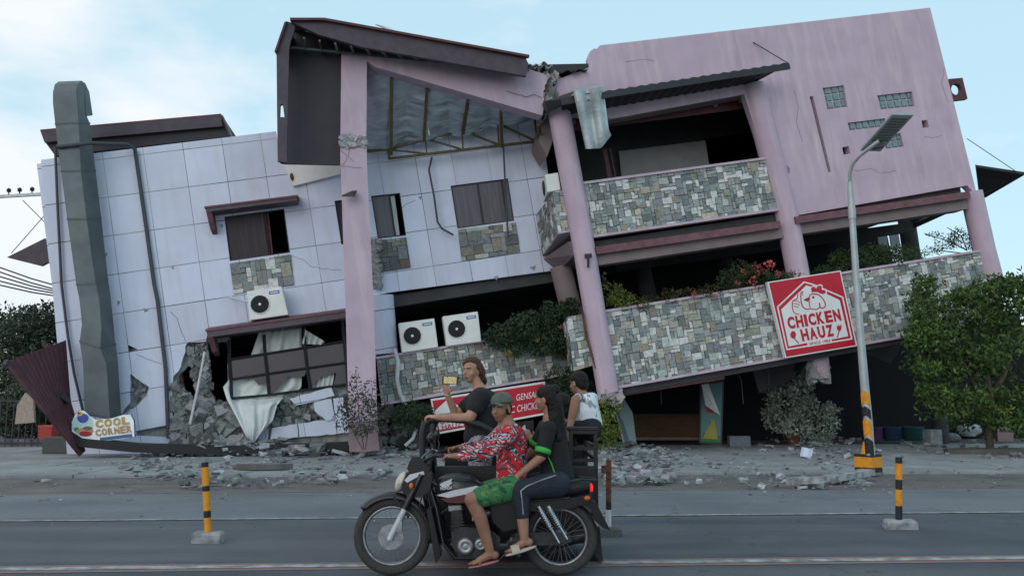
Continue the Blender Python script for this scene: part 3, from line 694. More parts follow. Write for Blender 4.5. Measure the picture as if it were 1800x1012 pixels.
# dark corrugated roof over the balcony
g=G(); A=l(1080,180,2.9);B_=l(1387,113,2.9);C_=l(1325,150,WB);D_=l(1075,196,WB); A=l(985,176,2.9)
fA,fB=A,B_
n_=44
def ridge(i): return .03 if i%2 else -.0
vs=[];fs=[]
for i in range(n_+1):
    t=i/n_; f=fA.lerp(fB,t)+Vector((0,ridge(i),0)); b=l(990,208,WB).lerp(C_,t)+Vector((0,ridge(i)+.05,0)); vs+=[f,b,f+Vector((0,.03,0)),b+Vector((0,.03,0))]
for i in range(n_):
    a=i*4; fs+=[(a,a+4,a+5,a+1),(a+2,a+3,a+7,a+6),(a,a+2,a+6,a+4)]
g.add(vs,fs); g.bar(fA-Vector((0,.06,0)),fB-Vector((0,.06,0)),.05,.16,(0,1,0)); part('canopy_roof',g,'roof_sheet','dark corrugated canopy over the upper balcony')
# stay rods
g=G(); g.tube([l(1324,75,WB),l(1386,112,2.9)],.015,5); part('stay_rod',g,'dark_metal')
# hanging galvanised sheet
g=G()
def hs(s,t):
    x=1008+s*52+t*(22-8*s); y=162-10*s+t*(100+8*s)+(-22*max(0,s-.6)/.4*max(0,t-.7)/.3); ww=3.0-.25*t+.07*math.sin(s*11)+.04*math.sin(t*7+s*3)
    return l(x,y,ww)
g.grid(hs,16,12,smooth=False); o=part('torn_roof_sheet',g,'galvanised','crumpled galvanised sheet hanging from the canopy'); so_=o.modifiers.new('s','SOLIDIFY'); so_.thickness=.01
g=G(); g.grid(lambda s,t:l(1005+s*55,168-9*s-(t)*11,3.0-.9*t+.03*math.sin(s*14)),12,4,smooth=False); o=part('torn_roof_sheet',g,'galvanised'); o.modifiers.new('s','SOLIDIFY').thickness=.01
# right rear eaves and the red bracket with a round hole
g=G(); q=[l(1715,294,.6),l(1802,307,.6),l(1730,349,-1.2),l(1722,349,-.8)]; g.hexa(q,[p+Vector((0,.08,0)) for p in q]); part('eave',g,'roof_sheet')
g=G(); q=[l(1605,385,-3.0),l(1700,352,1.2),l(1695,362,1.2),l(1606,402,-3.0)]; g.hexa(q,[p+Vector((0,.1,-.5)) for p in q]); part('eave',g,'roof_sheet')
g=G(); g.tube([l(1700,244,1.2),l(1788,303,.6)],.012,5); part('stay_rod',g,'dark_metal')
g=G(); hole=[(1681+9*math.cos(t*math.pi/8),157+10*math.sin(t*math.pi/8)) for t in range(16)]
slab(g,F,[(1668,139),(1692,137),(1701,174),(1676,177)],.9,.15,[hole]); part('bracket',g,'maroon','maroon bracket with a round hole')
# ---- rear roof over the left wing ----
g=G(); slab(g,F,[(71,231),(389,203),(391,222),(78,250)],.2-1.2,.1); part('roof_fascia',g,'fascia_dark')
g=G(); q=[l(71,231,-1.0),l(389,203,-1.0),l(389,203,-1.0)+Vector((0,.5,-5)),l(71,231,-1.0)+Vector((0,.5,-5))]; g.hexa(q,[p+Vector((0,.05,0)) for p in q]); part('roof',g,'maroon')
g=G(); slab(g,F,[(80,251),(391,223),(403,240),(97,274)],-1.15,2.0); part('soffit',g,'soffit_dark')
g=G(); slab(g,F,[(389,203),(392,203),(405,238),(402,239)],-.95,2.0); part('roof_fascia',g,'fascia_dark')
g=G(); slab(g,F,[(12,452),(78,419),(92,421),(95,455),(72,467)],-1.2,.15); part('eave',g,'fascia_dark','dark eave poking out left of the white wing')
# ---- tall square pillar and gable porch roof ----
WP=2.2
g=G(); slab(g,F,rag([(600,92),(645,97),(644,240),(645,290),(657,540),(665,790)],.01,400)+[(614,790),(612,700),(608,560),(598,270)],WP,.7); part('pillar',g,'pink_stucco','tall square pink pillar with a shattered joint')
g=G(); rn=random.Random(10)
for i in range(70): chunk(g,l(rn.uniform(599,644),248+rn.uniform(-9,11)*(1-abs(rn.uniform(-.4,.4))),WP+rn.uniform(-.03,.03)),rn.uniform(.04,.10),rn,rn.choice([(.42,.44,.46),(.5,.45,.48),(.32,.34,.36)]),flat=.5)
part('broken_concrete',g,'attr_rough','shattered concrete band across the pillar')
for c in ([(597,262),(610,275),(607,285),(600,292)],[(615,262),(612,275),(622,285)],[(600,293),(618,294),(636,296)],[(605,246),(620,238),(644,240)]): crack(c,WP,.004)
# pillar foot
g=G(); slab(g,F,rag([(612,742),(664,738),(667,792),(614,794)],1.2,8,R_,True),WP+.04,.8); part('pillar_foot',g,'pink_dark','dirty stained foot of the pillar')
# tapered front beam
g=G(); slab(g,F,[(642,96),(860,121),(930,122)]+rag([(956,130),(962,140),(955,160),(957,175),(953,203)],2,5,R_)+[(660,118),(642,104)],WP+.05,.45); part('beam',g,'pink_stucco','tapered pink beam broken off at its right end')
# fascia + roof over it
WG=3.0
g=G(); slab(g,F,[(512,39),(573,40),(924,103),(929,112),(925,134),(908,131),(773,107),(637,83),(560,61)],WG,.12); part('roof_fascia',g,'fascia_dark','dark purple roof fascia sagging to the right')
g=G(); q=[l(510,35,WG+.06),l(570,35,WG+.06),l(930,100,WG+.06)]; e=Vector((.1,.9,-4.2))
for a,b in ((0,1),(1,2)): g.hexa([q[a],q[b],q[b]+e,q[a]+e],[p+Vector((0,.05,0)) for p in (q[a],q[b],q[b]+e,q[a]+e)])
g.bar(q[1],q[2],.1,.06,(0,1,0)); g.bar(q[0],q[1],.1,.06,(0,1,0)); part('roof',g,'maroon','maroon sheet roof of the gable porch')
# exposed ladder framing between fascia and beam
g=G(); q=[l(570,58,WG-.1),l(905,128,WG-.1),l(930,124,WP-.3),l(600,92,WP-.3)]; g.hexa(q,[p+Vector((0,.12,-.02)) for p in q],mi=0)
for i in range(14):
    t=(i+.5)/14; a=l(520+385*t,62+68*t,WG-.1); b=l(520+415*t,88+35*t,WP-.25); g.bar(a-Vector((0,.04,0)),b-Vector((0,.04,0)),.035,.05,mi=1)
g.bar(l(512,84,WP+.1),l(930,124,WP+.06),.05,.05,mi=1)
part('roof_ladder_frame',g,['soffit_dark','duct_metal'])
# left gable end: hanging dark panel + overhang strip
g=G(); slab(g,F,[(503,86),(601,92),(598,290),(500,288)],WP-.2,.08); part('gable_panel',g,'soffit_dark','large dark panel hanging beside the pillar')
g=G(); slab(g,F,[(512,40),(519,44),(516,60),(511,70),(508,88),(504,285),(488,283),(487,200),(486,90),(504,38)],WG-.1,.12,[[(511,62),(517,62),(520,72),(513,74)] if False else [(493,184),(497,183),(500,206),(492,206)]]); part('gable_strip',g,'fascia_dark')
g=G(); q=[l(486,90,WG),l(504,38,WG),l(504,38,WG)+Vector((.2,.3,-3)),l(486,90,WG)+Vector((.2,.3,-3))]; g.hexa(q,[p+Vector((-.05,0,0)) for p in q]); part('roof',g,'maroon')
g=G(); slab(g,F,[(514,50),(560,62),(600,72),(640,86),(645,97),(512,86)],WP-.6,.05); part('gable_lining',g,'interior')
# lintel strip under the panel, torn flashing
g=G(); slab(g,F,[(500,291),(600,281),(598,306),(515,327),(510,318)],.12,.1); part('torn_flashing',g,'ac_white','peeled pale flashing with a rust stain')
g=G(); g.ell(l(513,311,.14),(.05,.11,.006),10,6); part('rust_stain',g,'rust')
# foil insulation under the roof
def foil(s,t):
    a=l(641+312*s,106+94*s,WP-.3); b=l(641+309*s,268-8*min(1,s*7)-56*max(0,s-.12)/.88,.35)
    p=a.lerp(b,t); sag=math.sin(math.pi*((s*4.2)%1))
    return p+Vector((0,-.12*sag+.07*noise.noise(Vector((s*5,t*9,1)))+.03*noise.noise(Vector((s*12,t*26,4))),.05*noise.noise(Vector((s*6,t*12,2)))))
g=G(); g.grid(foil,110,70); part('foil_insulation',g,'foil','silvery foil insulation sagging between purlins')
g=G()
for a,b,c in (((686,122),(686,262),.11),((748,143),(744,238),.10),((820,163),(812,225),.11),((878,182),(880,248),.08),((944,205),(946,245),.09)):
    g.bar(l(*a,WP-.35)-Vector((0,.22,0)),l(*b,.62)-Vector((0,.16,0)),c*.75,.10)
for a,b,c in (((645,266),(690,262),.10),((684,262),(812,230),.08),((684,279),(945,248),.09),((684,262),(684,280),.1),((690,264),(748,270),.05),((748,244),(810,262),.06),((820,232),(875,254),.07),((748,246),(750,270),.05),((812,230),(814,263),.06),((875,222),(877,256),.06),((812,230),(876,214),.05),((885,222),(940,247),.07),((940,210),(945,248),.08),((876,214),(940,207),.05)):
    g.bar(l(*a,.42),l(*b,.42),c*.7,.06)
part('roof_truss',g,'truss_olive','olive steel truss under the porch roof')
g=G(); g.tube([l(*p,.9) for p in ((745,180),(750,215),(755,238))],.02,5); g.tube([l(*p,.9) for p in ((818,190),(821,218))],.02,5); part('loose_wire',g,'pipe_white')
# beam between porch and round column
g=G(); slab(g,F,[(968,190),(978,215),(978,230),(962,275),(948,250),(950,225)],1.3,1.1); part('beam',g,'beam_taupe')
# crumpled sheets in the gap at the roof, shattered joint
def crumple(name,px,w,m,seed,amp=.035):
    rn=random.Random(seed); TL,TR,BR,BL=[l(x,y,w) for x,y in px]; g=G()
    g.grid(lambda s,t:(TL*(1-s)+TR*s)*(1-t)+(BL*(1-s)+BR*s)*t+Vector((0,amp*math.sin(s*16+seed)+amp*2*noise.noise(Vector((s*3,t*2,seed+9))),-1.6*(1-t)+amp*noise.noise(Vector((s*5,t*5,seed))))),18,4,smooth=False); o=part(name,g,m); o.modifiers.new('s','SOLIDIFY').thickness=.015; return o
crumple('crumpled_roof_sheet',[(872,90),(962,92),(962,112),(930,116)],2.4,'galvanised',1); crumple('crumpled_roof_sheet',[(962,98),(975,104),(972,118),(938,118)],2.3,'galvanised',5)
crumple('crumpled_roof_sheet',[(990,106),(1036,108),(1034,122),(983,128)],2.1,'roof_sheet',3)
g=G(); slab(g,F,[(938,114),(1034,112),(1033,120),(985,130),(966,128)],1.9,.6); part('roof_gutter',g,'roof_sheet')
g=G(); rn=random.Random(12)
for i in range(120):
    t=rn.random(); chunk(g,l(966+rn.uniform(-9,11)-8*t,130+65*t,WB+rn.uniform(-.5,.25)),rn.uniform(.05,.16),rn,rn.choice([(.30,.33,.35),(.42,.46,.48),(.2,.22,.23),(.45,.38,.41)]))
part('broken_concrete',g,'attr_rough','shattered joint between the two wings')
g=G()
for i in range(9): 
    x=rn.uniform(955,985); g.tube([l(x,130+i*6,WB+.2),l(x+rn.uniform(-14,8),142+i*6,WB+.35),l(x+rn.uniform(-18,10),150+i*6,WB+.3)],.012,4)
part('rebar',g,'rust')
g=G(); q=[l(958,178,2.6),l(1010,160,2.9),l(1012,172,2.9),l(962,196,2.5)]; g.hexa(q,[p+Vector((0,.05,-.4)) for p in q]); part('torn_gutter',g,'roof_sheet')
# floodlight brackets
for x,y in((616,343),(1034,455)):
    g=G()
    if x<700: g.hexa([l(601,346,WP+.3),l(622,346,WP+.35),l(628,337,WP+.1),l(620,338,WP+.1)],[l(601,343,WP+.3),l(622,341,WP+.35),l(628,335,WP+.1),l(620,335,WP+.1)]); g.bar(l(622,342,WP),l(622,342,WP+.3),.05,.05)
    else: g.bar(l(1028,450,WB+.4),l(1040,449,WB+.4),.1,.07); g.bar(l(1034,450,WB+.42),l(1034,470,WB+.42),.05,.05)
    part('floodlight',g,'dark_metal')
# distant back roof bits above gable
g=G(); slab(g,F,[(660,43),(672,45),(700,56),(690,56)],-1,.05); part('roof_flap',g,'galvanised')

# crushed masonry bulging out of the torn wall
def inpoly(x,y,poly):
    ins=False
    for i in range(len(poly)):
        a,b=poly[i],poly[(i+1)%len(poly)]
        if (a[1]>y)!=(b[1]>y) and x<(b[0]-a[0])*(y-a[1])/(b[1]-a[1])+a[0]: ins=not ins
    return ins
def masonry(poly,n,w0,w1,smin,smax,seed,cols=((.24,.26,.26),(.30,.32,.32),(.17,.19,.19),(.36,.37,.38),(.12,.13,.13))):
    rn=random.Random(seed); g=G(); xs=[p[0] for p in poly]; ys=[p[1] for p in poly]; k=0
    while k<n:
        x=rn.uniform(min(xs),max(xs)); y=rn.uniform(min(ys),max(ys))
        if not inpoly(x,y,poly): continue
        k+=1; chunk(g,l(x,y,rn.uniform(w0,w1)),smin+(smax-smin)*rn.random()**2.5,rn,rn.choice(cols),flat=.7)
    return part('broken_masonry',g,'attr_rough')
masonry([(306,668),(330,690),(345,728),(372,715),(400,708),(440,765),(440,790),(306,790)],620,-.15,.12,.03,.20,51)
masonry([(330,606),(362,602),(366,640),(372,700),(345,690),(335,640)],130,-.2,-.10,.03,.12,52)
masonry([(490,705),(520,692),(558,705),(572,735),(480,752)],170,-.17,-.08,.03,.12,53)
masonry([(229,660),(258,680),(238,712),(216,726),(228,705)],60,-.2,-.12,.03,.09,54)
masonry([(584,700),(614,690),(614,740),(590,738)],60,-.17,-.08,.03,.10,55)
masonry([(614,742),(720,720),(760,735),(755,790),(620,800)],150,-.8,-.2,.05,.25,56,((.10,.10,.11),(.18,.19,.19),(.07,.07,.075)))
for px_ in ([(183,446),(189,444),(187,452)],[(252,541),(262,545),(254,549)],[(386,396),(392,394),(391,401)],[(196,605),(205,603),(203,611)],[(300,470),(306,468),(305,474)],[(735,346),(741,344),(740,352)],[(206,528),(212,530),(207,538)],[(556,300),(566,296),(562,306)],[(930,470),(942,466),(940,476)],[(868,486),(876,484),(873,493)]):
    g=G(); slab(g,F,px_,.006,.01); part('chipped_tile',g,'concrete_raw')
for c in ([(240,622),(262,632),(285,640)],[(228,720),(214,735),(210,748)],[(300,548),(312,560),(316,575),(326,600)],[(700,372),(712,360),(730,352)]): crack(c,0,.005)
# dim remains inside the open floors
rcol('column',[(1120,440),(1150,560)],.26,-2.0,'interior'); rcol('column',[(1265,420),(1292,540)],.26,-2.4,'interior')
g=G(); slab(g,F,[(1541,404),(1556,401),(1562,440),(1546,443)],-2.6,.05); slab(g,F,[(1562,400),(1577,398),(1584,436),(1568,440)],-2.6,.05); part('inner_window',g,'interior_pale','pale window panes at the back of the open first floor')
for a,b in (((1080,470),(1600,400)),((700,520),(970,486))):
    g=G(); g.bar(l(*a,-1.5),l(*b,-1.5),.3,.3); part('ceiling_beam',g,'interior')
for i,(x,y,h) in enumerate(((1150,660,50),(1290,640,70),(1340,632,45),(1600,598,40))):
    g=G(); a=l(x,y,.6); g.tube([a,a+Vector((.1,-h*.007,.05)),a+Vector((.05,-h*.016,0))],.012,5); part('hanging_wire',g,'pipe_dark')
g=G(); slab(g,F,[(1320,640),(1400,622),(1392,668),(1335,690)],-.6,.06); part('hanging_ceiling_panel',g,'interior')
g=G(); slab(g,F,[(1500,612),(1590,596),(1565,640)],-1.2,.06); part('hanging_ceiling_panel',g,'interior')

for c in ([(1395,160),(1404,190),(1400,215),(1410,250)],[(1500,300),(1530,296),(1548,305),(1575,300)],[(1625,240),(1640,243),(1655,238)],[(1100,110),(1135,104),(1150,108)],[(1660,120),(1655,150),(1668,180)]): crack(c,WB,.003)
FM=F.M
def wl(px,py,w=0.0): return FM@F.l(px,py,w)
IDT=Matrix.Identity(4)
def wobj(name,g,mats,parent=None,**k): return obj(name,g,mats,parent,None,**k)
# ---------------- exhaust duct ----------------
dk=empty('exhaust_duct',wl(175,735,.6),'tall grey sheet metal exhaust duct with a hooked top on the white wing','duct')
ST=[(97,218,138,158,216,217),(107,301,142,168,300,337-37),(118,385,152,178,385,383),(134,500,168,190,498,492),(140,528,174,194,524,518),(144,570,178,199,575,565),(140,600,176,203,612,604),(146,640,187,207,640,632),(149,727,193,213,735,728)]
g=G(); ring=[]
for lx,y,cx_,rx,yc,yr in ST:
    Lp=l(lx,y,1.0);Cp=l(cx_,yc,1.0);Rp=l(rx,yr,.35); ring.append((Lp,Cp,Rp,Lp+Rp-Cp))
for a,b in zip(ring[:-1],ring[1:]):
    g.add(list(a)+list(b),[(i,(i+1)%4,(i+1)%4+4,i+4) for i in range(4)])
obj('duct_shaft',g,'duct_metal',dk,F)
for k in (0,1,2,3,6,8):
    g=G()
    a=ring[k]; c=sum(a,Vector())/4; b=[c+(p-c)*1.03 for p in a]; up=Vector((0,.045,0))
    g.add([p-up/2 for p in b]+[p+up/2 for p in b],[(i,(i+1)%4,(i+1)%4+4,i+4) for i in range(4)])
    obj('seam',g,'duct_seam',dk,F)
g=G(); prof=[(158,217),(138,216),(134,180),(134,160),(137,147),(143,142),(150,147),(157,162),(163,203),(150,205),(149,186),(152,203)]
pw=lambda x,y:1.0-.65*max(0,(x-(138 if y>190 else 135)))/20
pts=[l(x,y,pw(x,y)) for x,y in prof]; ex=ring[0][0]-ring[0][1]
g.prism(pts,ex); obj('duct_elbow',g,'duct_metal',dk,F)
# strap round the duct + pipes
def pipe(name,pts,w,r,m,label,cat,seg=8):
    P=[wl(x,y,w if not isinstance(w,list) else w[i]) for i,(x,y) in enumerate(pts)]
    g=G(); g.tube(P,r,seg); o=wobj(name,g,m); props(o,label,cat); return o
pipe('drain_pipe',[(100,258),(158,252),(223,254),(237,262),(245,317),(257,400),(271,500),(277,529),(291,648),(296,770)],[1.06,1.06,.3,.12,.1,.1,.1,.1,.1,.1],.05,'pipe_dark','dark pipe bending down the white wing from the top of the exhaust duct','pipe')
pipe('drain_pipe',[(97,258),(101,357),(108,500),(119,588),(130,655),(146,723)],.1,.035,'pipe_dark','thin dark pipe left of the exhaust duct near the wall edge','pipe')
pipe('loose_cable',[(759,277),(754,299),(760,330),(763,345),(769,390),(777,402),(797,413)],[.15,.3,.3,.3,.25,.2,.25],.028,'pipe_dark','loose dark cable dangling left of the wide curtained window','cable')
pipe('loose_cable',[(880,214),(885,259),(889,345),(893,418)],[.6,.35,.25,.2],.026,'pipe_dark','straight grey rod hanging across the wide curtained window','rod')
pipe('hose',[(693,612),(700,635),(698,666),(703,691),(713,713)],.75,.055,'pipe_white','white hose hanging over the recessed stone parapet','hose')
pipe('hose',[(732,752),(726,770),(712,783)],1.6,.045,'pipe_white','short white hose end beside the small green shrub','hose')
pipe('fallen_pole',[(360,618),(346,690),(334,745)],.5,.035,'pipe_white','thin pale rod leaning across the torn hole in the white wall','rod')
pipe('leaning_bar',[(1024,548),(1030,590),(1048,648)],WB+.15,.03,'rust','rusty bar leaning on the stone corner left of the round column','bar')
pipe('steel_post',[(315,648),(323,700)],-.3,.08,'maroon','short red steel post inside the torn hole','post')
# ---------------- air conditioners ----------------
def ac(px,fan,w,depth,label,fanr=.24):
    TL,TR,BR,BL=[l(x,y,w) for x,y in px]; c=(BL+BR)/2
    e=empty('air_conditioner',FM@c,label,'air conditioner','white air conditioner units on the building front')
    g=G(); d=Vector((0,0,-depth)); g.hexa([p+d for p in (BL,BR,TR,TL)],[BL,BR,TR,TL]); obj('casing',g,'ac_white',e,F,bevel=.02)
    fc=l(fan[0],fan[1],w+.012); n=Vector((0,0,1))
    g=G(); g.disc(fc,n,fanr,28,0,0)
    for k in range(1,6): g.torus(fc+n*.012,n,fanr*k/6,.006,28,4,mi=1)
    for k in range(8):
        t=k*math.pi/8; v=Vector((math.cos(t),math.sin(t),0))*fanr; g.bar(fc+n*.012-v,fc+n*.012+v,.008,.008,n,mi=1)
    fg=obj('fan_grille',g,['black_paint','dark_metal'],e,F)
    g=G(); g.torus(fc,n,fanr,.014,32,6); obj('fan_rim',g,'ac_white',e,F)
    g=G(); g.disc(fc+n*.03,n,.035,12,0,thick=.03); obj('fan_hub',g,'ac_white',fg,F)
    u=(TR-TL).normalized(); vv=(TL-BL).normalized(); q=TR-u*.2-vv*.13
    g=G(); g.hexa([q-u*.13-vv*.04,q+u*.13-vv*.04,q+u*.13+vv*.04,q-u*.13+vv*.04],[p+n*.006 for p in (q-u*.13-vv*.04,q+u*.13-vv*.04,q+u*.13+vv*.04,q-u*.13+vv*.04)])
    g.hexa([q-u*.10-vv*.014,q+u*.10-vv*.014,q+u*.10+vv*.014,q-u*.10+vv*.014],[p+n*.009 for p in (q-u*.10-vv*.014,q+u*.10-vv*.014,q+u*.10+vv*.014,q-u*.10+vv*.014)],mi=1)
    obj('badge',g,['ac_blue','ac_white'],e,F)
    return e
ac([(433.5,512),(495,503),(507,553),(439,563)],(456.8,534.6),.62,.42,'white air conditioner unit resting on the maroon canopy over the broken window')
ac([(700.4,568),(763.4,559),(770.3,610),(706.8,620)],(724.8,590),.72,.35,'left of the two white air conditioners on the recessed stone parapet')
ac([(778,556),(840,547),(846.4,600),(785.2,608.5)],(802.7,578),.72,.35,'white air conditioner on the stone parapet beside the hanging plants')
pipe('cable_loop',[(402,520),(410,524),(425,528),(436,530)],[.05,.2,.4,.5],.025,'pipe_white','pale tube running from the wall to the air conditioner','tube')
# fourth unit seen from its side
e=empty('air_conditioner',wl(972,336,1.5),'white air conditioner seen end on above the corner of the upper stone balcony','air conditioner','white air conditioner units on the building front')
q=[l(962,338,1.85),l(986,334,1.85),l(981,303,1.85),l(958,307,1.85)]; q2=[l(955,356,.9),l(978,346,.9),l(975,318,.9),l(951,322,.9)]
g=G(); g.hexa(q2,q); obj('casing',g,'ac_white',e,F,bevel=.02)
cc=(q[0]+q[3]+q2[0]+q2[3])/4; nn=(q[3]-q[0]).cross(q2[0]-q[0]).normalized(); nn=nn if nn.x<0 else -nn
g=G(); g.disc(cc+nn*.02,nn,.2,20,thick=.02); obj('fan_grille',g,'black_paint',e,F)
# ---------------- square restaurant sign ----------------
WS=WB+.30
def cpx(x,y): return (1330+x/5.62,460+y/5.62)
def sg(x,y,dw=0): return l(*cpx(x,y),WS+dw)
sgn=empty('restaurant_sign',wl(1428,630,WS),'square red sign with white house outline and chicken head mounted on the stone parapet','sign')
g=G(); g.prism([sg(*p) for p in ((105,200),(830,85),(995,830),(285,950))],(0,0,-.14)); obj('frame',g,'sign_white',sgn,F)
g=G(); g.prism([sg(*p,.004) for p in ((122,208),(822,97),(980,822),(293,938))],(0,0,-.02)); obj('panel',g,'sign_red',sgn,F)
def line_px(g,pts,hw,dw,mi=0,closed=False,th=.004):
    n=len(pts)
    for i in range(n if closed else n-1):
        a=Vector(pts[i]);b=Vector(pts[(i+1)%n]); d=(b-a); L=d.length
        if L<1e-6: continue
        d/=L; p=Vector((-d.y,d.x))*hw; a2=a-d*hw*.5;b2=b+d*hw*.5; z=dw+.0004*(i%5)
        g.prism([sg(*(a2+p),z),sg(*(b2+p),z),sg(*(b2-p),z),sg(*(a2-p),z)],(0,0,-th),mi=mi)
house=[(208,445),(470,200),(560,225),(850,350),(940,760),(300,865)]
g=G(); line_px(g,house[:3]+house[3:],7,.010,closed=True)
inner=[(243,470),(492,232),(560,255),(820,378),(905,735),(765,762),(500,800),(318,835)]
g.prism([sg(*p,.009) for p in inner],(0,0,-.006)); g.prism([sg(*p,.0125) for p in ((498,785),(738,745),(745,800),(505,840))],(0,0,-.006))
obj('house_outline',g,'sign_white',sgn,F)
g=G()
def curve(pts,k=6):
    out=[];P=[Vector(p) for p in pts]
    for i in range(len(P)-1):
        p0=P[max(i-1,0)];p1=P[i];p2=P[i+1];p3=P[min(i+2,len(P)-1)]
        for j in range(k):
            t=j/k; out.append(.5*((2*p1)+(-p0+p2)*t+(2*p0-5*p1+4*p2-p3)*t*t+(-p0+3*p1-3*p2+p3)*t**3))
    out.append(P[-1]); return out
DW=.016
for pts,hw in (([(530,460),(520,410),(530,395)],4),([(470,375),(520,350),(530,325),(570,318),(620,330),(665,380),(680,430),(660,455),(630,450),(620,405)],5),([(620,405),(625,445),(590,468),(545,465),(525,460)],4),([(440,300),(437,350),(450,430),(485,465),(520,465)],5),([(410,320),(400,365),(385,370),(360,385),(352,430),(360,480),(385,510),(420,518)],4),([(362,385),(400,385),(430,405)],3),([(360,412),(400,415),(425,432)],3),([(365,438),(395,442),(412,455)],3),([(440,300),(455,295),(455,330)],3)):
    line_px(g,curve(pts,4),hw,DW)
g.prism([sg(*p,DW) for p in ((465,375),(520,345),(530,372),(515,385),(530,400),(480,385))],(0,0,-.004))
cb=curve([(538,312),(530,258),(560,235),(590,250),(605,226),(648,228),(655,265),(685,270),(692,315),(650,330),(600,312),(560,312),(538,312)],4)
g_=G(); g_.prism([sg(*p,DW-.002) for p in cb[:-1]],(0,0,-.003)); obj('comb_outline',g_,'sign_white',sgn,F)
comb=curve([(545,305),(540,260),(560,245),(590,262),(605,238),(640,240),(645,275),(675,280),(680,310),(645,318),(600,300),(560,300),(545,305)],4)
g.prism([sg(*p,DW) for p in comb[:-1]],(0,0,-.005)); c=sg(560,350,DW); g.disc(c,(0,0,1),.035,10,thick=.004)
obj('chicken_emblem',g,'sign_red',sgn,F)
g=G()
letters(g,'CHICKEN',[sg(292,548),sg(812,464),sg(838,580),sg(315,668)],(0,0,1),DW,0,.05)
letters(g,'HAUZ',[sg(424,668),sg(742,616),sg(767,732),sg(452,786)],(0,0,1),DW,0,.05)
text_g(g,'SINCE 1983',[sg(515,797),sg(722,763),sg(726,791),sg(519,825)],(0,0,1),DW,0,.02)
obj('lettering',g,'sign_red',sgn,F)
g=G(); g.prism([sg(362+28*math.cos(t*.52),720+38*math.sin(t*.52),DW) for t in range(12)],(0,0,-.005)); line_px(g,[(370,750),(415,805)],5,DW); obj('spoon_emblem',g,'sign_red',sgn,F); g=G()
g.prism([sg(*p,DW) for p in ((790,625),(797,672),(815,688),(835,672),(845,615),(832,640),(826,612),(818,642),(808,612),(803,642))],(0,0,-.005)); line_px(g,[(815,685),(797,745)],5,DW)
obj('fork_emblem',g,'sign_red',sgn,F)
# ---------------- red banner sign ----------------
bn=empty('banner_sign',wl(858,745,.8),'long red banner sign with white lettering hung below the recessed parapet','sign')
WN=.80
g=G(); g.prism([l(*p,WN) for p in ((757,701),(958,670),(960,728),(768,763))],(0,0,-.08)); obj('frame',g,'sign_white',bn,F)
g=G(); g.prism([l(*p,WN+.004) for p in ((760,704),(955,674),(957,725),(770,759))],(0,0,-.02)); obj('panel',g,'sign_red',bn,F)
g=G(); g.prism([l(*p,WN+.012) for p in ((768,734),(764,722),(785,703),(812,715),(815,735),(815,748),(772,755))],(0,0,-.006)); obj('house_outline',g,'sign_white',bn,F)
g=G(); text_g(g,'CHICKEN',[l(*p,WN+.012) for p in ((771,733),(813,724),(814,738),(774,746))],(0,0,1),.008,0,.02); text_g(g,'HAUZ',[l(*p,WN+.012) for p in ((776,747),(812,741),(812,749),(778,755))],(0,0,1),.008,0,.02); obj('lettering',g,'sign_red',bn,F)
g=G(); text_g(g,'GENSAN',[l(*p,WN+.012) for p in ((907,693),(949,686),(949,697),(908,704))],(0,0,1),.006,0,.0,shear=.2); text_g(g,'GARLIC CHICKEN',[l(*p,WN+.012) for p in ((868,719),(954,704),(955,716),(869,731))],(0,0,1),.006,0,.0,shear=.2); obj('lettering',g,'sign_white',bn,F)
# ---------------- small dessert sign ----------------
cs=empty('dessert_sign',wl(190,775,1.5),'colourful cut out sign with a dessert bowl and yellow COOL lettering below the duct','sign')
WC=1.5
def dp(x,y,dw=0): return l(90+x/8.435,680+y/8.435,WC+dw)
g=G(); out=[(300,660),(300,520),(350,400),(420,340),(490,345),(560,420),(660,480),(900,460),(1060,410),(1180,400),(1230,500),(1240,740),(1080,770),(700,810),(470,770)]
g.prism([dp(*p) for p in out],(0,0,-.08),mi=0); g2=G(); g2.prism([dp(*p,.004) for p in [(x*.985+12,y*.975+14) for x,y in out]],(0,0,-.01))
obj('board',g,'ac_blue',cs,F); obj('panel',g2,'attr_plain',cs,F)
g=G()
def blob(cx,cy,rx,ry,col,dw): g.prism([dp(cx+rx*math.cos(t*.35),cy+ry*math.sin(t*.35),dw) for t in range(18)],(0,0,-.004),col=col)
blob(470,560,160,170,(.55,.75,.72),.008); blob(470,460,85,70,(.08,.10,.42),.014); blob(425,395,40,35,(.65,.5,.1),.018); blob(410,390,18,16,(.5,.05,.05),.022); blob(375,625,40,30,(.03,.3,.15),.014); blob(500,650,130,45,(.6,.35,.12),.016); blob(510,690,95,40,(.42,.03,.05),.02); blob(540,610,70,28,(.2,.12,.13),.022)
obj('bowl_picture',g,'attr_plain',cs,F)
g=G(); letters(g,'COOL',[dp(655,490,.01),dp(1150,430,.01),dp(1165,550,.01),dp(660,610,.01)],(0,0,1),.012,0,.06,col=(.55,.36,.12)); letters(g,'CORNER',[dp(650,630,.01),dp(1190,560,.01),dp(1200,670,.01),dp(665,730,.01)],(0,0,1),.012,0,.05,col=(.50,.30,.15)); obj('lettering',g,'attr_plain',cs,F)
g=G(); g.prism([dp(*p,.008) for p in ((720,750),(1200,690),(1205,740),(725,800))],(0,0,-.004),col=(.06,.16,.30)); obj('stripe',g,'attr_plain',cs,F)
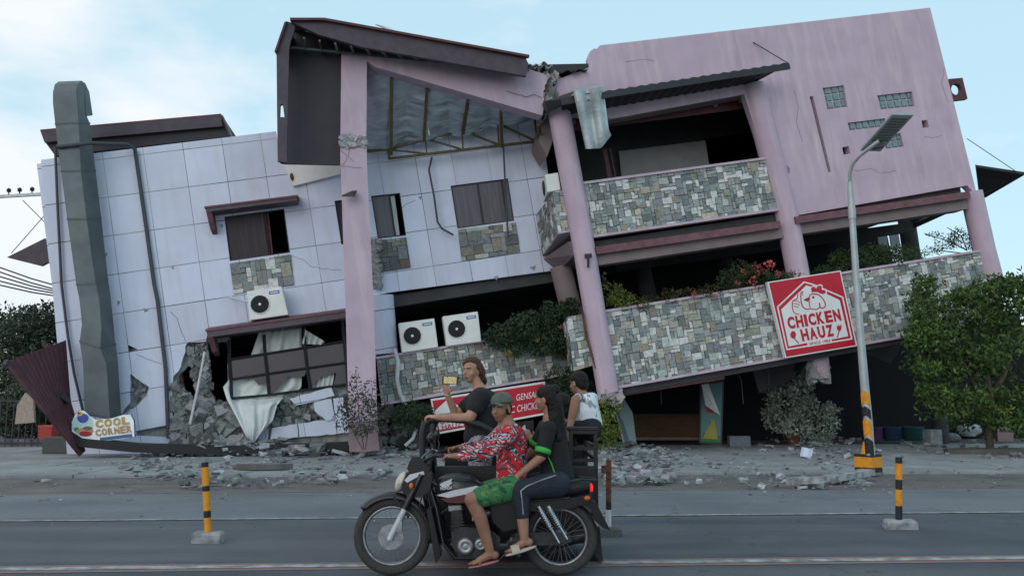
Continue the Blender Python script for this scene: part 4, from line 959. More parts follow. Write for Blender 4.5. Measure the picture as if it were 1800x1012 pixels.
# ---------------- curtain spilling from the broken window ----------------
g=G()
def lerpk(K,t):
    for (t0,a0),(t1,a1) in zip(K[:-1],K[1:]):
        if t<=t1: k=(t-t0)/(t1-t0); return a0+(a1-a0)*k
    return K[-1][1]
def cur(s,t):
    xl=lerpk([(0,455),(.25,440),(.45,402),(.5,392),(.62,398),(.8,418),(.93,432),(1,441)],t); xr=lerpk([(0,530),(.3,532),(.45,530),(.52,520),(.62,497),(.75,487),(.86,480),(1,449)],t)
    yl=lerpk([(0,584),(.25,628),(.45,668),(.5,680),(.62,700),(.8,738),(.93,765),(1,775)],t); yr=lerpk([(0,575),(.3,640),(.45,680),(.52,690),(.62,700),(.75,712),(.86,738),(1,772)],t)
    f=min(1,max(0,(t-.58+.14*(s<.08))/.09)); wv=(.05*math.sin(s*15+t*3)+.03*math.sin(s*33+2+t*5))*(1-.3*t)+.05*math.sin(t*8+s*4)*f+.06*noise.noise(Vector((s*4,t*5,2)))
    return l(xl+(xr-xl)*s, yl+(yr-yl)*s+6*math.sin(math.pi*s)*f, -.20*(1-f)+(.10+.30*math.sin(math.pi*min(1,(t-.5)/.5)*.6))*f+wv)
g.grid(cur,60,44); o=obj('curtain',g,'curtain_white',None,F,label='long white curtain spilling out of the broken window',cat='curtain'); o.modifiers.new('s','SOLIDIFY').thickness=.006
g=G(); g.grid(lambda s,t:l(535+s*36-4*t,578+t*6+s*22+(1-s)*t*20,.0+.07*math.sin(s*23)),24,6); o=obj('curtain',g,'curtain_white',None,F,label='small torn scrap of white curtain at the top of the broken window',cat='curtain')
g=G(); g.grid(lambda s,t:l(548+s*42-6*t*s,650+t*34-6*s,.0-.12+.05*math.sin(s*26)),24,6); o=obj('curtain',g,'curtain_white',None,F,label='white curtain bunched behind the lower right panes',cat='curtain')
# ---------------- fallen maroon roof at the left ----------------
fr_=empty('fallen_roof',wl(110,790,.5),'crumpled maroon ribbed roof sheet folded against the left end of the building','roof sheet')
A=wl(9,636,2.6);B_=wl(60,618,1.2);C_=wl(117,597,.2);D_=wl(124,700,.4);E_=wl(150,792,1.2);K=wl(82,728,2.4)
g=G(); 
def rib(P,Q,R2,S,nx,amp):
    nrm=(Q-P).cross(S-P).normalized()
    g.grid(lambda s,t:(P*(1-s)+Q*s)*(1-t)+(S*(1-s)+R2*s)*t+nrm*amp*(1 if int(s*nx*2)%4==0 else 0),nx*2,10,smooth=False)
rib(A,C_,D_,K,26,.035); o=wobj('ribbed_sheet',g,'maroon',fr_); o.modifiers.new('s','SOLIDIFY').thickness=.012
g=G(); rib(K,D_,E_,E_+(K-D_)*.25,14,.03); o=wobj('ribbed_sheet',g,'maroon',fr_); o.modifiers.new('s','SOLIDIFY').thickness=.012
g=G(); g.bar(A,wl(121,705,.9),.10,.12); wobj('edge_trim',g,'fascia_dark',fr_)
# long black bar that fills the dark band along the foot of the wall
g=G(); P=[wl(x,y,1.35) for x,y in ((130,775),(240,786),(380,790),(520,787),(612,783))]
for a,b in zip(P[:-1],P[1:]): g.bar(a,b,.5,.20)
wobj('dark_foot_bar',g,'black_paint',label='long dark bar lying along the foot of the white wing',cat='gutter')
# ---------------- street lamp ----------------
LY=16.8
def wp(px,py,Y=LY): return W(px,py,Y)
lb=wp(1533,838); lmp=empty('street_lamp',(lb.x,lb.y,0),'tall grey solar street lamp standing in a yellow and black block','street lamp')
rot=Matrix.Rotation(math.radians(38),3,'Z'); bc=Vector((lb.x,lb.y+.15,.075))
g=G()
for zz,h,m in ((.045,.09,1),(.19,.20,0),(.315,.05,1)):
    s_=.36+.0*zz; g.box(bc+Vector((0,0,zz)),(s_,s_,h-.002),rot,mi=m)
wobj('base_block',g,['safety_yellow','black_paint'],lmp,bevel=.008)
g=G(); g.lathe(bc+Vector((0,0,.34)),(0,0,1),[(0,.13),(.02,.12),(.22,.075),(.24,.0)],16); wobj('base_cone',g,'safety_yellow',lmp)
pp=[wp(1530,800),wp(1526,740),wp(1521,690),wp(1510,560),wp(1498,385),wp(1497.5,372),wp(1494,320)]
g=G(); g.tube(pp[:5],[.085,.082,.08,.07,.058],16); g.tube(pp[4:],[.072,.072,.045],14); wobj('pole',g,'lamp_grey',lmp)
g=G()
for (a,b,m) in ((0,.25,1),(.3,.55,0),(.6,.75,1),(.8,1,0)):
    P0=pp[0];P1=pp[2]; A_=P0.lerp(P1,a);B2=P0.lerp(P1,b)
    for k in range(6):
        t0=math.pi*(.95+k*.12);t1=t0+math.pi*.12
        f=lambda P,t,r=.087:P+Vector((r*math.cos(t),r*math.sin(t),.04*math.sin(t*2)))
        g.add([f(A_,t0),f(A_,t1),f(B2,t1),f(B2,t0)],[(0,1,2,3)],mi=m)
wobj('painted_band',g,['safety_yellow','black_paint'],lmp)
arm=[wp(1494,320),wp(1494,305,16.75),wp(1499,288,16.65),wp(1510,275,16.5),wp(1524,264,16.35),wp(1537,254,16.2),wp(1545,248,16.15)]
g=G(); g.tube(arm,.035,10); wobj('arm',g,'lamp_grey',lmp)
q=[wp(1512,265.5,16.75),wp(1548,266.5,16.75),wp(1606.5,203,15.6),wp(1568.5,202,15.6)]
up=Vector((0,0,.045)); g=G(); g.hexa(q,[p+up for p in q]); pn=wobj('lamp_head',g,'lamp_grey',lmp,bevel=.006)
g=G(); P=lambda a,b:(q[0]*(1-a)+q[1]*a)*(1-b)+(q[3]*(1-a)+q[2]*a)*b
for i in range(9):
    b0=.30+i*.072; c=[P(.12,b0),P(.88,b0),P(.88,b0+.045),P(.12,b0+.045)]; g.hexa([p-Vector((0,0,.006)) for p in c],c)
wobj('led_strip',g,'duct_metal',pn)
g=G(); c=P(.5,.22); g.box(c-Vector((0,0,.05)),(.10,.22,.08),Matrix.Rotation(.6,3,'Z')); wobj('clamp',g,'pipe_dark',pn)
# ---------------- bollards ----------------
def boll(px,py_base,px_top,py_top,label,cols,r,base,bm):
    b=Gd(px,py_base); e=empty('bollard',(b.x,b.y,0),label,'bollard','striped lane bollards on loose concrete feet')
    w_,d_,h_=base; rot=Matrix.Rotation(random.uniform(-.15,.25),3,'Z')
    g=G(); vs=[]
    for z,k in((0,1),(h_*.75,1),(h_,.86)):
        vs.append([b+rot@Vector((x*w_/2*k,.12+y*d_/2*k,0))+Vector((0,0,z)) for x,y in((-1,-1),(1,-1),(1,1),(-1,1))])
    for a,c in((0,1),(1,2)): g.add(vs[a]+vs[c],[(i,(i+1)%4,(i+1)%4+4,i+4) for i in range(4)])
    g.add(vs[2],[(0,1,2,3)]); wobj('foot',g,bm,e,bevel=.012)
    top=W(px_top,py_top,b.y+.12); bot=b+Vector((0,.12,h_)); g=G()
    t=0
    for k,(ln,mi) in enumerate(cols):
        A_=bot.lerp(top,t);B2=bot.lerp(top,min(1,t+ln)); g.tube([A_,A_.lerp(B2,.5),B2],[r,r*1.01,r],14,mi=mi); t+=ln
    wobj('post',g,['safety_yellow','black_paint','rust','pipe_white'],e)
    return e,top
boll(358,956,360,812,'clean yellow bollard with narrow black bands on a pale concrete foot',[(.2,0),(.1,1),(.28,0),(.08,1),(.27,0),(.07,1)],.036,(.30,.16,.11),'line_faint')
boll(1589,931,1580,803,'scuffed yellow and black bollard leaning left near the street lamp',[(.10,1),(.12,1),(.22,0),(.04,0),(.16,1),(.26,0),(.10,1)],.038,(.34,.2,.10),'line_faint')
e_,tp=boll(1072,944,1070,808,'rusty peeling bollard with a bent top just behind the sidecar',[(.25,3),(.12,1),(.3,2),(.33,2)],.030,(.28,.2,.10),'gutter_dirt')
g=G(); g.bar(tp+Vector((-.08,0,-.10)),tp+Vector((.02,0,-.10)),.05,.08); wobj('bent_bracket',g,'rust',e_)
# ---------------- things on the ground under the building ----------------
def gp(px,py,z=0.045): return Gd(px,py,z)
def boxthing(name,x0,x1,yb,yt,dep,m,label,cat,lift=0,tilt=0,bev=.02):
    a=gp(x0,yb);b=gp(x1,yb); h=(W(x0,yt,a.y)-a).z; c=(a+b)/2+Vector((0,dep/2,h/2+lift)); g=G()
    g.box(c,((b-a).length,dep,h),Matrix.Rotation(tilt,3,'Z')); return wobj(name,g,m,label=label,cat=cat,bevel=bev)
# serving counter
a=gp(1112,773);b=gp(1228,777); ct=empty('counter',(a+b)/2,'brown wooden serving counter under the round column side of the parapet','counter')
g=G(); g.box((a+b)/2+Vector((0,.25,.42)),((b-a).length,.5,.78)); wobj('body',g,'counter_wood' if 'counter_wood' in MATS else mat('counter_wood',(.15,.075,.035),.7,col2=(.09,.045,.022),scale=3,stretch=(1,1,6)).name,ct,bevel=.01)
g=G(); g.box((a+b)/2+Vector((0,.22,.84)),((b-a).length+.12,.66,.05)); wobj('top',g,'dark_metal',ct)
g=G(); g.box((a+b)/2+Vector((0,-.012,.08)),((b-a).length,.03,.09)); wobj('kickboard',g,'pink_dark',ct)
# poster panel
a=gp(1230,781);b=gp(1270,784); Y=a.y
def pq_(x,y,dy=0): return W(x,y,Y-dy)
ps=empty('poster_board',(a+b)/2,'tall green poster board with a yellow fruit picture and a peeled corner','poster board')
g=G(); g.prism([pq_(*p) for p in ((1231,672),(1273,668),(1269,782),(1229,778))],(0,.06,0)); wobj('frame',g,'pipe_dark',ps)
g=G(); g.prism([pq_(*p,.004) for p in ((1234,676),(1270,672),(1266,777),(1232,773))],(0,.01,0),col=(.13,.27,.27)); wobj('panel',g,'attr_plain',ps)
g=G(); g.prism([pq_(*p,.01) for p in ((1235,770),(1250,742),(1248,735),(1256,738),(1262,772))],(0,.004,0),col=(.42,.36,.08)); g.prism([pq_(*p,.009) for p in ((1233,776),(1236,760),(1265,765),(1265,777))],(0,.004,0),col=(.05,.22,.05)); g.prism([pq_(1249+8*math.cos(t),720+6*math.sin(t),.012) for t in [k*.5 for k in range(12)]],(0,.004,0),col=(.5,.03,.04)); wobj('fruit_picture',g,'attr_plain',ps)
g=G(); g.add([pq_(1233,676,.03),pq_(1245,674,.05),pq_(1266,730,.10),pq_(1240,712,.22)],[(0,1,2,3)]); o=wobj('peeled_corner',g,'sign_white',ps); o.modifiers.new('s','SOLIDIFY').thickness=.004
g=G(); a=gp(1095,783); g.prism([W(*p,a.y-.2) for p in ((1078,708),(1098,702),(1112,725),(1119,780),(1096,784))],(0,.03,0),col=(.30,.42,.45)); g.prism([W(*p,a.y-.21) for p in ((1082,716),(1096,742),(1108,780),(1100,782),(1090,745))],(0,.008,0),col=(.12,.18,.22)); wobj('torn_tarpaulin',g,'attr_plain',label='torn pale blue poster sheet leaning beside the round column foot',cat='poster')
boxthing('storage_box',1283,1320,786,766,.3,'ac_box' if 'ac_box' in MATS else mat('ac_box',(.12,.15,.19),.6).name,'small blue grey box on the pavement beside the poster board','box')
for x0,x1,c,lab in ((1536,1556,(.09,.03,.14),'purple'),(1560,1590,(.02,.05,.12),'dark blue'),(1596,1632,(.015,.10,.11),'teal')):
    a=gp(x0,775);b=gp(x1,775); r=(b-a).length/2; g=G(); g.lathe((a+b)/2+Vector((0,r,0)),(0,0,1),[(0,r*.85),(.02,r*.9),(.40,r),(.42,r*1.05),(.45,r*1.05),(.45,r*.9),(.1,r*.8)],20,col=c)
    for k in (1,2): g.torus((a+b)/2+Vector((0,r,.13*k)),(0,0,1),r*.96,.012,20,6,col=c)
    wobj('plastic_tub',g,'attr_plain',label=lab+' plastic tub standing under the right end of the building',cat='tub',group='plastic tubs under the building')
# sacks and blocks at the right
def sack(px,py,rx,ry,rz,col,label,seed,name='sack',cat='sack'):
    c=gp(px,py)+Vector((0,.3,rz*.8)); g=G(); g.ell(c,(rx,ry,rz),22,14,col=col)
    g.v=[tuple(Vector(v)+(Vector(v)-c)*(.35*noise.noise(Vector(v)*4+Vector((seed,0,0))))) for v in g.v]; g.v=[(x,y,max(z,.06)) for x,y,z in g.v]; return wobj(name,g,'attr_rough',label=label,cat=cat)
sack(1712,768,.42,.3,.26,(.42,.48,.55),'crumpled pale blue plastic sack on the dirt by the tree',1)
sack(1680,778,.3,.25,.17,(.2,.2,.22),'flattened grey sack left of the pale blue one',2)
boxthing('concrete_block',1632,1657,781,755,.35,'concrete_raw','pinkish concrete block standing right of the teal tub','block',tilt=.3)
boxthing('concrete_block',1757,1783,776,735,.3,'pink_dark','upright grey stone block behind the tree trunk','block',tilt=-.2)
g=G(); c=gp(1556,762)+Vector((0,1.0,.9))
g.grid(lambda s,t:c+Vector(((s-.5)*.75,.15*t,.12*math.sin(s*3)+.03*t-.12*s)),14,4); o=wobj('white_sheet',g,'curtain_white',label='pale plastic sheet lying above the purple tub in the dark',cat='sheet'); o.modifiers.new('s','SOLIDIFY').thickness=.02
g=G(); c=gp(1560,768)+Vector((.4,1.2,.0)); g.box(c+Vector((.4,0,.6)),(2.2,.6,.06)); 
for sx in(-1,1): g.box(c+Vector((.4+sx*1.0,0,.29)),(.08,.5,.56))
wobj('low_table',g,'dark_metal',label='dark low table holding odds and ends behind the tubs',cat='table')
# boxes left behind fence
boxthing('junction_box',73,118,797,768,.5,'mortar','low grey metal box on the ground at the left end of the building','box')
# kerb fragments
def fragment(px,py,sx,sy,sz,m,label,tz,tx=0,z=.045,name='broken_slab',cat='slab'):
    c=Gd(px,py,z)+Vector((0,sy/2,sz/2)); rn=random.Random(int(px)); g=G(); vs=[]
    n=7
    base=[(sx/2*math.cos(2*math.pi*i/n)*rn.uniform(.8,1.1),sy/2*math.sin(2*math.pi*i/n)*rn.uniform(.7,1.1)) for i in range(n)]
    R3=Matrix.Rotation(tz,3,'Z')@Matrix.Rotation(tx,3,'Y')
    g.prism([c+R3@Vector((x,y,sz/2)) for x,y in base],R3@Vector((0,0,-sz))); return wobj(name,g,m,label=label,cat=cat)
g=G(); 
for a_,b_ in (((1385,845),(1452,842)),((1456,841),(1527,829))):
    A_=Gd(*a_,.1);B2=Gd(*b_,.16); g=G(); g.bar(A_,B2,.26,.10); wobj('kerb_piece',g,'line_white',label='long pale broken kerb piece '+('ending at the lamp block' if a_[0]>1400 else 'left of the one that touches the lamp block'),cat='kerb')
fragment(1421,805,.32,.25,.22,'white_cladding','pinkish white rock sized chunk left of the street lamp',.4,.3,name='chunk',cat='rubble chunk')
fragment(1548,795,.5,.3,.06,'line_white','pale flat slab leaning behind the lamp block',.6,.25)
fragment(1520,853,.45,.3,.05,'line_white','flat pale slab on the gutter in front of the lamp block',-.5,.05,z=0)
fragment(1440,857,.28,.18,.06,'line_white','small pale slab on the gutter below the kerb pieces',.1,z=0)
fragment(1137,838,.25,.18,.12,'pink_stucco','pink stucco lump on the pavement behind the rusty bollard',.2,z=.045,name='chunk',cat='rubble chunk')
fragment(80,846,.2,.12,.04,'line_white','small white slab lying alone at the left kerb',.2,z=.02)
fragment(455,826,1.1,.5,.10,'gutter_dirt','low brown mound of dirt on the pavement right of the yellow bollard',.1,z=.06,name='dirt_mound',cat='dirt pile')
fragment(1765,800,2.6,1.0,.14,'dirt','low brown heap of soil at the right edge behind the tree',.05,z=.03,name='dirt_mound',cat='dirt pile')
fragment(345,768,.5,.35,.07,'white_cladding','white tile slab tilted on the rubble below the torn hole',.6,.5,z=.3)
fragment(398,786,.9,.16,.10,'line_white','long pale concrete bar lying on the rubble below the curtain',.3,-.2,z=.25)
# ---------------- rubble ----------------
g=G(); rn=random.Random(44); CC=[(.24,.27,.27),(.28,.31,.31),(.19,.21,.22),(.34,.37,.38),(.14,.15,.16),(.25,.28,.28),(.48,.50,.53),(.33,.29,.31)]
def rub(poly,n,smin,smax,zmax=0,zb=.045,flat=.6,bias=1.0):
    x0=min(p[0] for p in poly);x1=max(p[0] for p in poly);y0=min(p[1] for p in poly);y1=max(p[1] for p in poly)
    k=0;tr=0
    while k<n and tr<n*20:
        tr+=1; x=rn.uniform(x0,x1);y=y0+(y1-y0)*rn.random()**bias
        ins=False
        for i in range(len(poly)):
            a,b=poly[i],poly[(i+1)%len(poly)]
            if (a[1]>y)!=(b[1]>y) and x<(b[0]-a[0])*(y-a[1])/(b[1]-a[1])+a[0]: ins=not ins
        if not ins: continue
        if noise.noise(Vector((x*.012,y*.05,3)))<-.15 and rn.random()<.7: continue
        s=smin+(smax-smin)*rn.random()**4.5; p=Gd(x,y,zb); p.z+=s*.3+zmax*rn.random()*(1-abs((x-(x0+x1)/2)/((x1-x0)/2))**2)
        chunk(g,p,s,rn,rn.choice(CC),flat=flat*rn.uniform(.4,1)); k+=1
rub([(255,783),(330,770),(470,782),(612,786),(618,800),(480,806),(260,800)],1100,.025,.22,.30)
rub([(300,755),(345,745),(400,765),(460,775),(460,790),(290,790)],600,.04,.30,.60)
rub([(230,800),(600,798),(760,810),(640,850),(300,858),(180,812)],700,.010,.10)
rub([(612,786),(760,790),(770,806),(620,808)],120,.03,.16,.1)
rub([(1052,782),(1125,778),(1215,800),(1180,850),(1060,852)],1300,.008,.11,.03)
rub([(1052,780),(1120,778),(1140,812),(1055,820)],420,.02,.15,.12)
rub([(1190,785),(1480,775),(1540,800),(1520,850),(1200,850)],420,.008,.08)
rub([(1330,770),(1500,765),(1540,800),(1440,812),(1340,795)],420,.012,.13,.06)
rub([(1320,842),(1530,838),(1540,858),(1300,862)],110,.012,.09,0,.0)
rub([(0,842),(1800,832),(1800,870),(0,880)],260,.008,.045,0,.0)
rub([(120,800),(1790,792),(1790,838),(100,842)],380,.008,.05,0,.045)
rub([(1540,778),(1800,770),(1800,812),(1600,795)],200,.012,.11,.03,.045)
rub([(0,880),(1800,864),(1800,915),(0,930)],90,.006,.025,0,.0)
wobj('rubble',g,'attr_rough',label='grey and white broken concrete strewn over pavement and gutter',cat='rubble',kind='stuff')
# ---------------- plants ----------------
def plant(name,base,blobs,n,size,cols,label,cat,seed,stems=None,aspect=.45,droop=0,stem_r=.012,group=None,pot=None,flowers=None):
    e=empty(name,base,label,cat,group); g=G(); leaves(g,blobs,n,size,seed,cols,aspect=aspect,droop=droop); wobj('foliage',g,'leaf',e)
    if stems:
        g=G(); 
        for s in stems: g.tube(s,[stem_r*(1-.6*i/len(s)) for i in range(len(s))],6)
        wobj('stem',g,'bark',e)
    if pot:
        g=G(); c,r,h=pot; g.lathe(c,(0,0,1),[(0,r*.7),(h*.85,r),(h*.85,r*1.1),(h,r*1.1),(h,r*.9),(h*.8,r*.85)],18); wobj('pot',g,'terracotta',e)
    if flowers:
        rn=random.Random(seed+1)
        for c,r,col in flowers: g=G(); leaves(g,[(c,(r,r,r))],60,r*.55,rn.randrange(999),(col,tuple(x*.7 for x in col)),aspect=.8); wobj('flower',g,'leaf',e)
    return e
GD=((.030,.055,.028),(.020,.040,.022),(.045,.075,.03)); GG=((.28,.33,.30),(.18,.22,.19),(.38,.43,.40)); GY=((.14,.17,.03),(.09,.13,.03),(.05,.08,.02)); GM=((.045,.075,.03),(.07,.10,.035),(.03,.05,.02)); GR=((.075,.085,.06),(.10,.09,.065),(.05,.06,.04))
def bl_(x,y,w,rx,ry,rz): return (wl(x,y,w),(rx,ry,rz))
def stem(*p): return [wl(x,y,w) for x,y,w in p]
b0=wl(640,788,3.0); b0.z=.045
plant('shrub',b0,[bl_(640,728,3.0,.55,.4,.5),bl_(625,690,3.0,.25,.2,.4),bl_(653,690,3.0,.22,.2,.35),bl_(625,655,3.0,.12,.1,.2),bl_(608,735,3.0,.3,.25,.3)],1500,.085,GR,'thin dusty shrub growing against the foot of the square pillar','shrub',1,[stem((640,790,3),(632,740,3),(625,650,3)),stem((642,790,3),(650,740,3),(655,680,3)),stem((638,790,3),(622,760,3),(606,730,3))])
b1=wl(732,785,1.8); b1.z=.045
plant('shrub',b1,[bl_(722,730,1.8,.42,.35,.38),bl_(745,735,1.8,.3,.3,.3),bl_(708,722,1.8,.2,.2,.25)],1500,.09,GD,'small dark green shrub between the square pillar and the banner sign','shrub',2,[stem((735,785,1.8),(733,760,1.8),(722,735,1.8))])
b2=gp(1398,782)
def gb_(px,py,rx,rz,dy=.3): return (W(px,py,b2.y+dy),(rx,.45,rz))
plant('potted_shrub',b2,[gb_(1385,715,.62,.72),gb_(1365,680,.38,.35),gb_(1405,675,.45,.3),gb_(1400,750,.45,.35),gb_(1358,735,.3,.4),gb_(1420,710,.3,.4),gb_(1350,665,.14,.25),gb_(1418,655,.16,.22),gb_(1380,650,.14,.2)],3400,.14,GG,'large dust covered shrub in a terracotta pot before the dark ground floor','shrub',3,[[b2+Vector((0,.3,.1)),W(1395,740,b2.y+.3),W(1385,700,b2.y+.3)],[b2+Vector((-.2,.3,.1)),W(1368,740,b2.y+.3),W(1362,690,b2.y+.3)]],aspect=.55,pot=(b2+Vector((.05,.3,0)),.24,.3))
plant('shrub',gp(1455,782),[gb_(1452,740,.32,.45),gb_(1462,718,.22,.22),gb_(1440,762,.3,.25)],1000,.13,GG,'smaller dusty shrub right of the potted one and left of the lamp','shrub',4,[[gp(1455,782),W(1455,750,b2.y+.3),W(1460,715,b2.y+.3)]],aspect=.5)
plant('hanging_plant',wl(930,600,.6),[bl_(885,588,.85,.55,.4,.28),bl_(930,575,.85,.65,.4,.45),bl_(975,560,.9,.5,.4,.55),bl_(1000,542,.9,.4,.35,.3),bl_(950,600,1.0,.5,.25,.35),bl_(985,600,1.0,.3,.25,.4),bl_(900,612,.95,.35,.2,.2)],7000,.13,GD,'dark green plants spilling over the recessed parapet beside the air conditioners','plants',5,aspect=.4,droop=.9,flowers=[(wl(x,y,1.25),.05,(.45,.22,.02)) for x,y in ((852,610),(895,618),(898,628),(985,575),(945,598),(888,622))])
plant('parapet_plant',wl(1095,545,1.7),[bl_(1092,525,1.85,.42,.3,.22),bl_(1078,512,1.8,.25,.2,.25),bl_(1120,535,1.85,.35,.3,.12),bl_(1062,495,1.8,.08,.08,.3)],1300,.085,GY,'bright yellow green plant on the long parapet next to the round column','plant',6,[stem((1085,545,1.8),(1070,510,1.8),(1058,485,1.8))])
plant('parapet_plant',wl(1170,540,1.7),[bl_(1155,528,1.7,.6,.3,.12),bl_(1215,515,1.85,.55,.25,.12),bl_(1250,510,1.9,.35,.2,.15),bl_(1180,520,1.6,.4,.2,.2)],1100,.08,((.06,.06,.025),(.10,.05,.02),(.04,.05,.02)),'low reddish trailing plants on the long parapet','plant',7)
plant('bougainvillea',wl(1320,505,1.7),[bl_(1285,490,1.85,.4,.3,.3),bl_(1320,485,1.85,.6,.35,.32),bl_(1365,490,1.85,.5,.3,.22),bl_(1300,472,1.8,.3,.2,.25),bl_(1400,484,1.9,.35,.2,.15)],3000,.08,GM,'leafy bush with coral pink flowers above the square sign','bush',8,[stem((1320,505,1.7),(1310,480,1.8),(1295,465,1.8))],flowers=[(wl(x,y,2.05),r,(.62,.12,.13)) for x,y,r in ((1331,472,.13),(1353,466,.13),(1322,495,.14),(1367,482,.09),(1307,478,.08),(1345,478,.08),(1296,497,.07),(1220,517,.07),(1256,520,.07))])
plant('hedge',wl(1510,480,1.4),[bl_(1450,487,1.5,.5,.4,.3),bl_(1500,470,1.4,.8,.5,.5),bl_(1550,460,1.4,.8,.5,.5),bl_(1590,455,1.4,.6,.4,.4),bl_(1470,470,1.4,.4,.3,.35)],7500,.09,GM,'green hedge growing behind the right part of the long parapet','hedge',9)
plant('climbing_bush',wl(1690,440,1.4),[bl_(1665,428,1.4,.35,.2,.22),bl_(1695,420,1.4,.5,.3,.28),bl_(1640,440,1.4,.3,.2,.12),bl_(1720,425,1.4,.3,.2,.3),bl_(1650,412,1.4,.35,.15,.08),bl_(1690,402,1.4,.3,.1,.05)],1100,.08,GM,'airy branches rising above the parapet against the sky at the right','bush',10,[stem((1700,440,1.4),(1670,425,1.4),(1625,410,1.4)),stem((1700,440,1.4),(1690,415,1.4),(1665,400,1.4)),stem((1690,445,1.4),(1650,440,1.4),(1610,445,1.4))],stem_r=.018)
plant('shrub',gp(1068,785),[(W(1062,765,21.8),(.3,.3,.35)),(W(1075,745,21.8),(.28,.3,.3)),(W(1058,735,21.8),(.2,.2,.5)),(W(1078,715,21.9),(.3,.2,.2))],1100,.10,GY,'yellowish plant at the foot of the round column behind the boy','plant',11)
plant('shrub',wl(1010,690,1.4),[bl_(985,665,1.2,.5,.3,.3),bl_(1010,680,1.3,.4,.3,.5),bl_(975,700,1.2,.4,.3,.4)],2200,.09,GD,'dark creeping plants under the stone corner behind the boy','plants',12)
# right tree in front of the building corner
tb=gp(1742,796)+Vector((0,0,-.1)); TY=tb.y
tr=empty('tree',tb,'dense green tree covering the right corner of the building','tree')
g=G(); def_=lambda x,y,dy=0:W(x,y,TY+dy)
g.tube([tb,def_(1735,740),def_(1742,700),def_(1735,655)],[.10,.085,.07,.05],10); g.tube([def_(1738,715),def_(1715,680,-.2),def_(1695,640,-.3),def_(1670,600,-.3)],[.07,.055,.04,.02],8); g.tube([def_(1740,700),def_(1765,660),def_(1780,610),def_(1790,560)],[.08,.06,.04,.02],8)
wobj('trunk',g,'bark',tr)
g=G(); tbl=[(1665,705,.35,.2),(1705,725,.45,.25),(1735,740,.4,.2),(1625,505,.1,.15),(1690,520,.2,.15),(1690,700,.4,.2),(1775,690,.7,.4),(1800,735,.7,.4),(1655,690,.3,.2),(1780,745,.4,.25),(1620,540,.15,.3),(1628,600,.3,.3),(1745,505,.2,.2),(1790,495,.25,.2),(1635,590,.45,.4),(1650,640,.6,.45),(1665,560,.6,.4),(1640,660,.4,.25),(1700,560,.8,.5),(1700,600,1.1,.8),(1660,590,.7,.55),(1750,580,1.2,.8),(1800,590,1.2,1.0),(1720,550,.8,.5),(1770,540,.9,.6),(1640,620,.5,.4),(1690,650,1.0,.5),(1760,650,1.0,.7),(1810,680,.9,.8),(1730,620,1,.7),(1745,700,.5,.25),(1636,565,.3,.4),(1752,512,.4,.25),(1790,525,.5,.3),(1850,600,1.3,1.4),(1862,690,1.2,1.2)]
rn=random.Random(77); cl=[]
for x,y,rx,rz in tbl:
    for k in range(5): cl.append((def_(x+rn.uniform(-1,1)*rx*62,y+rn.uniform(-1,1)*rz*62,rn.uniform(-.9,.7)),(rn.uniform(.22,.5),rn.uniform(.3,.5),rn.uniform(.16,.34))))
leaves(g,cl,18000,.15,20,((.055,.105,.025),(.085,.155,.035),(.032,.06,.018),(.14,.21,.05)),aspect=.42,edge=.8)
wobj('crown',g,'leaf',tr)
g=G(); leaves(g,[(def_(1740,715,-.5),(.3,.2,.08)),(def_(1768,718,-.5),(.35,.2,.06))],60,.16,21,((.16,.17,.02),(.12,.13,.02)),aspect=.4); wobj('foliage',g,'leaf',tr)
# ---------------- left background ----------------
def bgtree(px,base_y,Y,bl,n,label,seed,sz=.2):
    b=Vector((W(px,base_y,Y).x,Y,0)); e=empty('background_tree',b,label,'tree','trees behind the left end of the building'); g=G(); top=W(px,560,Y)
    g.tube([b,b.lerp(top,.5)+Vector((.3,0,0)),top],[.3,.22,.08],8); g.tube([b.lerp(top,.5)+Vector((.3,0,0)),W(px-35,600,Y)],[.15,.05],6); wobj('trunk',g,'bark',e)
    g=G(); leaves(g,[(W(x,y,Y+dy),(rx,1.6,rz)) for x,y,rx,rz,dy in bl],n,sz,seed,((.055,.075,.05),(.075,.10,.06),(.035,.05,.035)),edge=.85); wobj('crown',g,'leaf',e)
bgtree(75,780,34,[(80,570,1.0,.8,0),(60,600,1.2,.9,0),(100,620,1.2,1.2,0),(70,660,1.3,1.0,0),(100,560,.7,.6,0),(35,590,.9,.5,0)],9000,'dark tree directly left of the white wing',31)
bgtree(15,780,38,[(10,560,1.3,.6,0),(-20,600,1.5,1.2,0),(25,640,1.4,1.0,0),(0,690,1.6,1.1,0),(40,700,1.4,.9,0),(60,570,1.0,.5,0)],9000,'wider tree at the left edge of the photo behind the fence',32)
bgtree(110,785,30,[(90,690,1.2,.8,0),(60,720,1.1,.8,0),(120,700,1,1,0),(30,745,1,.6,0)],7000,'low bushy tree behind the fallen maroon roof',33,.18)
fn=empty('metal_fence',(Gd(45,785).x,Gd(45,785).y,0),'dark metal bar fence at the left edge beside the fallen roof','fence'); fY=Gd(45,790).y+.6
for zz in (.15,1.35):
    g=G(); g.bar((W(-60,700,fY).x,fY,zz),(W(112,700,fY).x,fY,zz),.05,.05); wobj('rail',g,'dark_metal',fn)
for i in range(15):
    x=W(-55+i*11.5,700,fY).x; g=G(); g.bar((x,fY,0.0),(x,fY,1.5),.025,.025,(1,0,0)); wobj('bar',g,'dark_metal',fn)
g=G(); g.box((W(20,780,fY).x,fY+.1,.12),(3.4,.2,.3)); wobj('base_wall',g,'concrete_dark',fn)
g=G(); a=W(36,765,25); g.prism([W(*p,25.5) for p in ((26,745),(30,712),(44,690),(58,702),(60,742))],(0,.1,0),col=(.45,.36,.30)); wobj('tarpaulin',g,'attr_rough',label='pale beige tarpaulin seen through the fence bars',cat='tarpaulin')
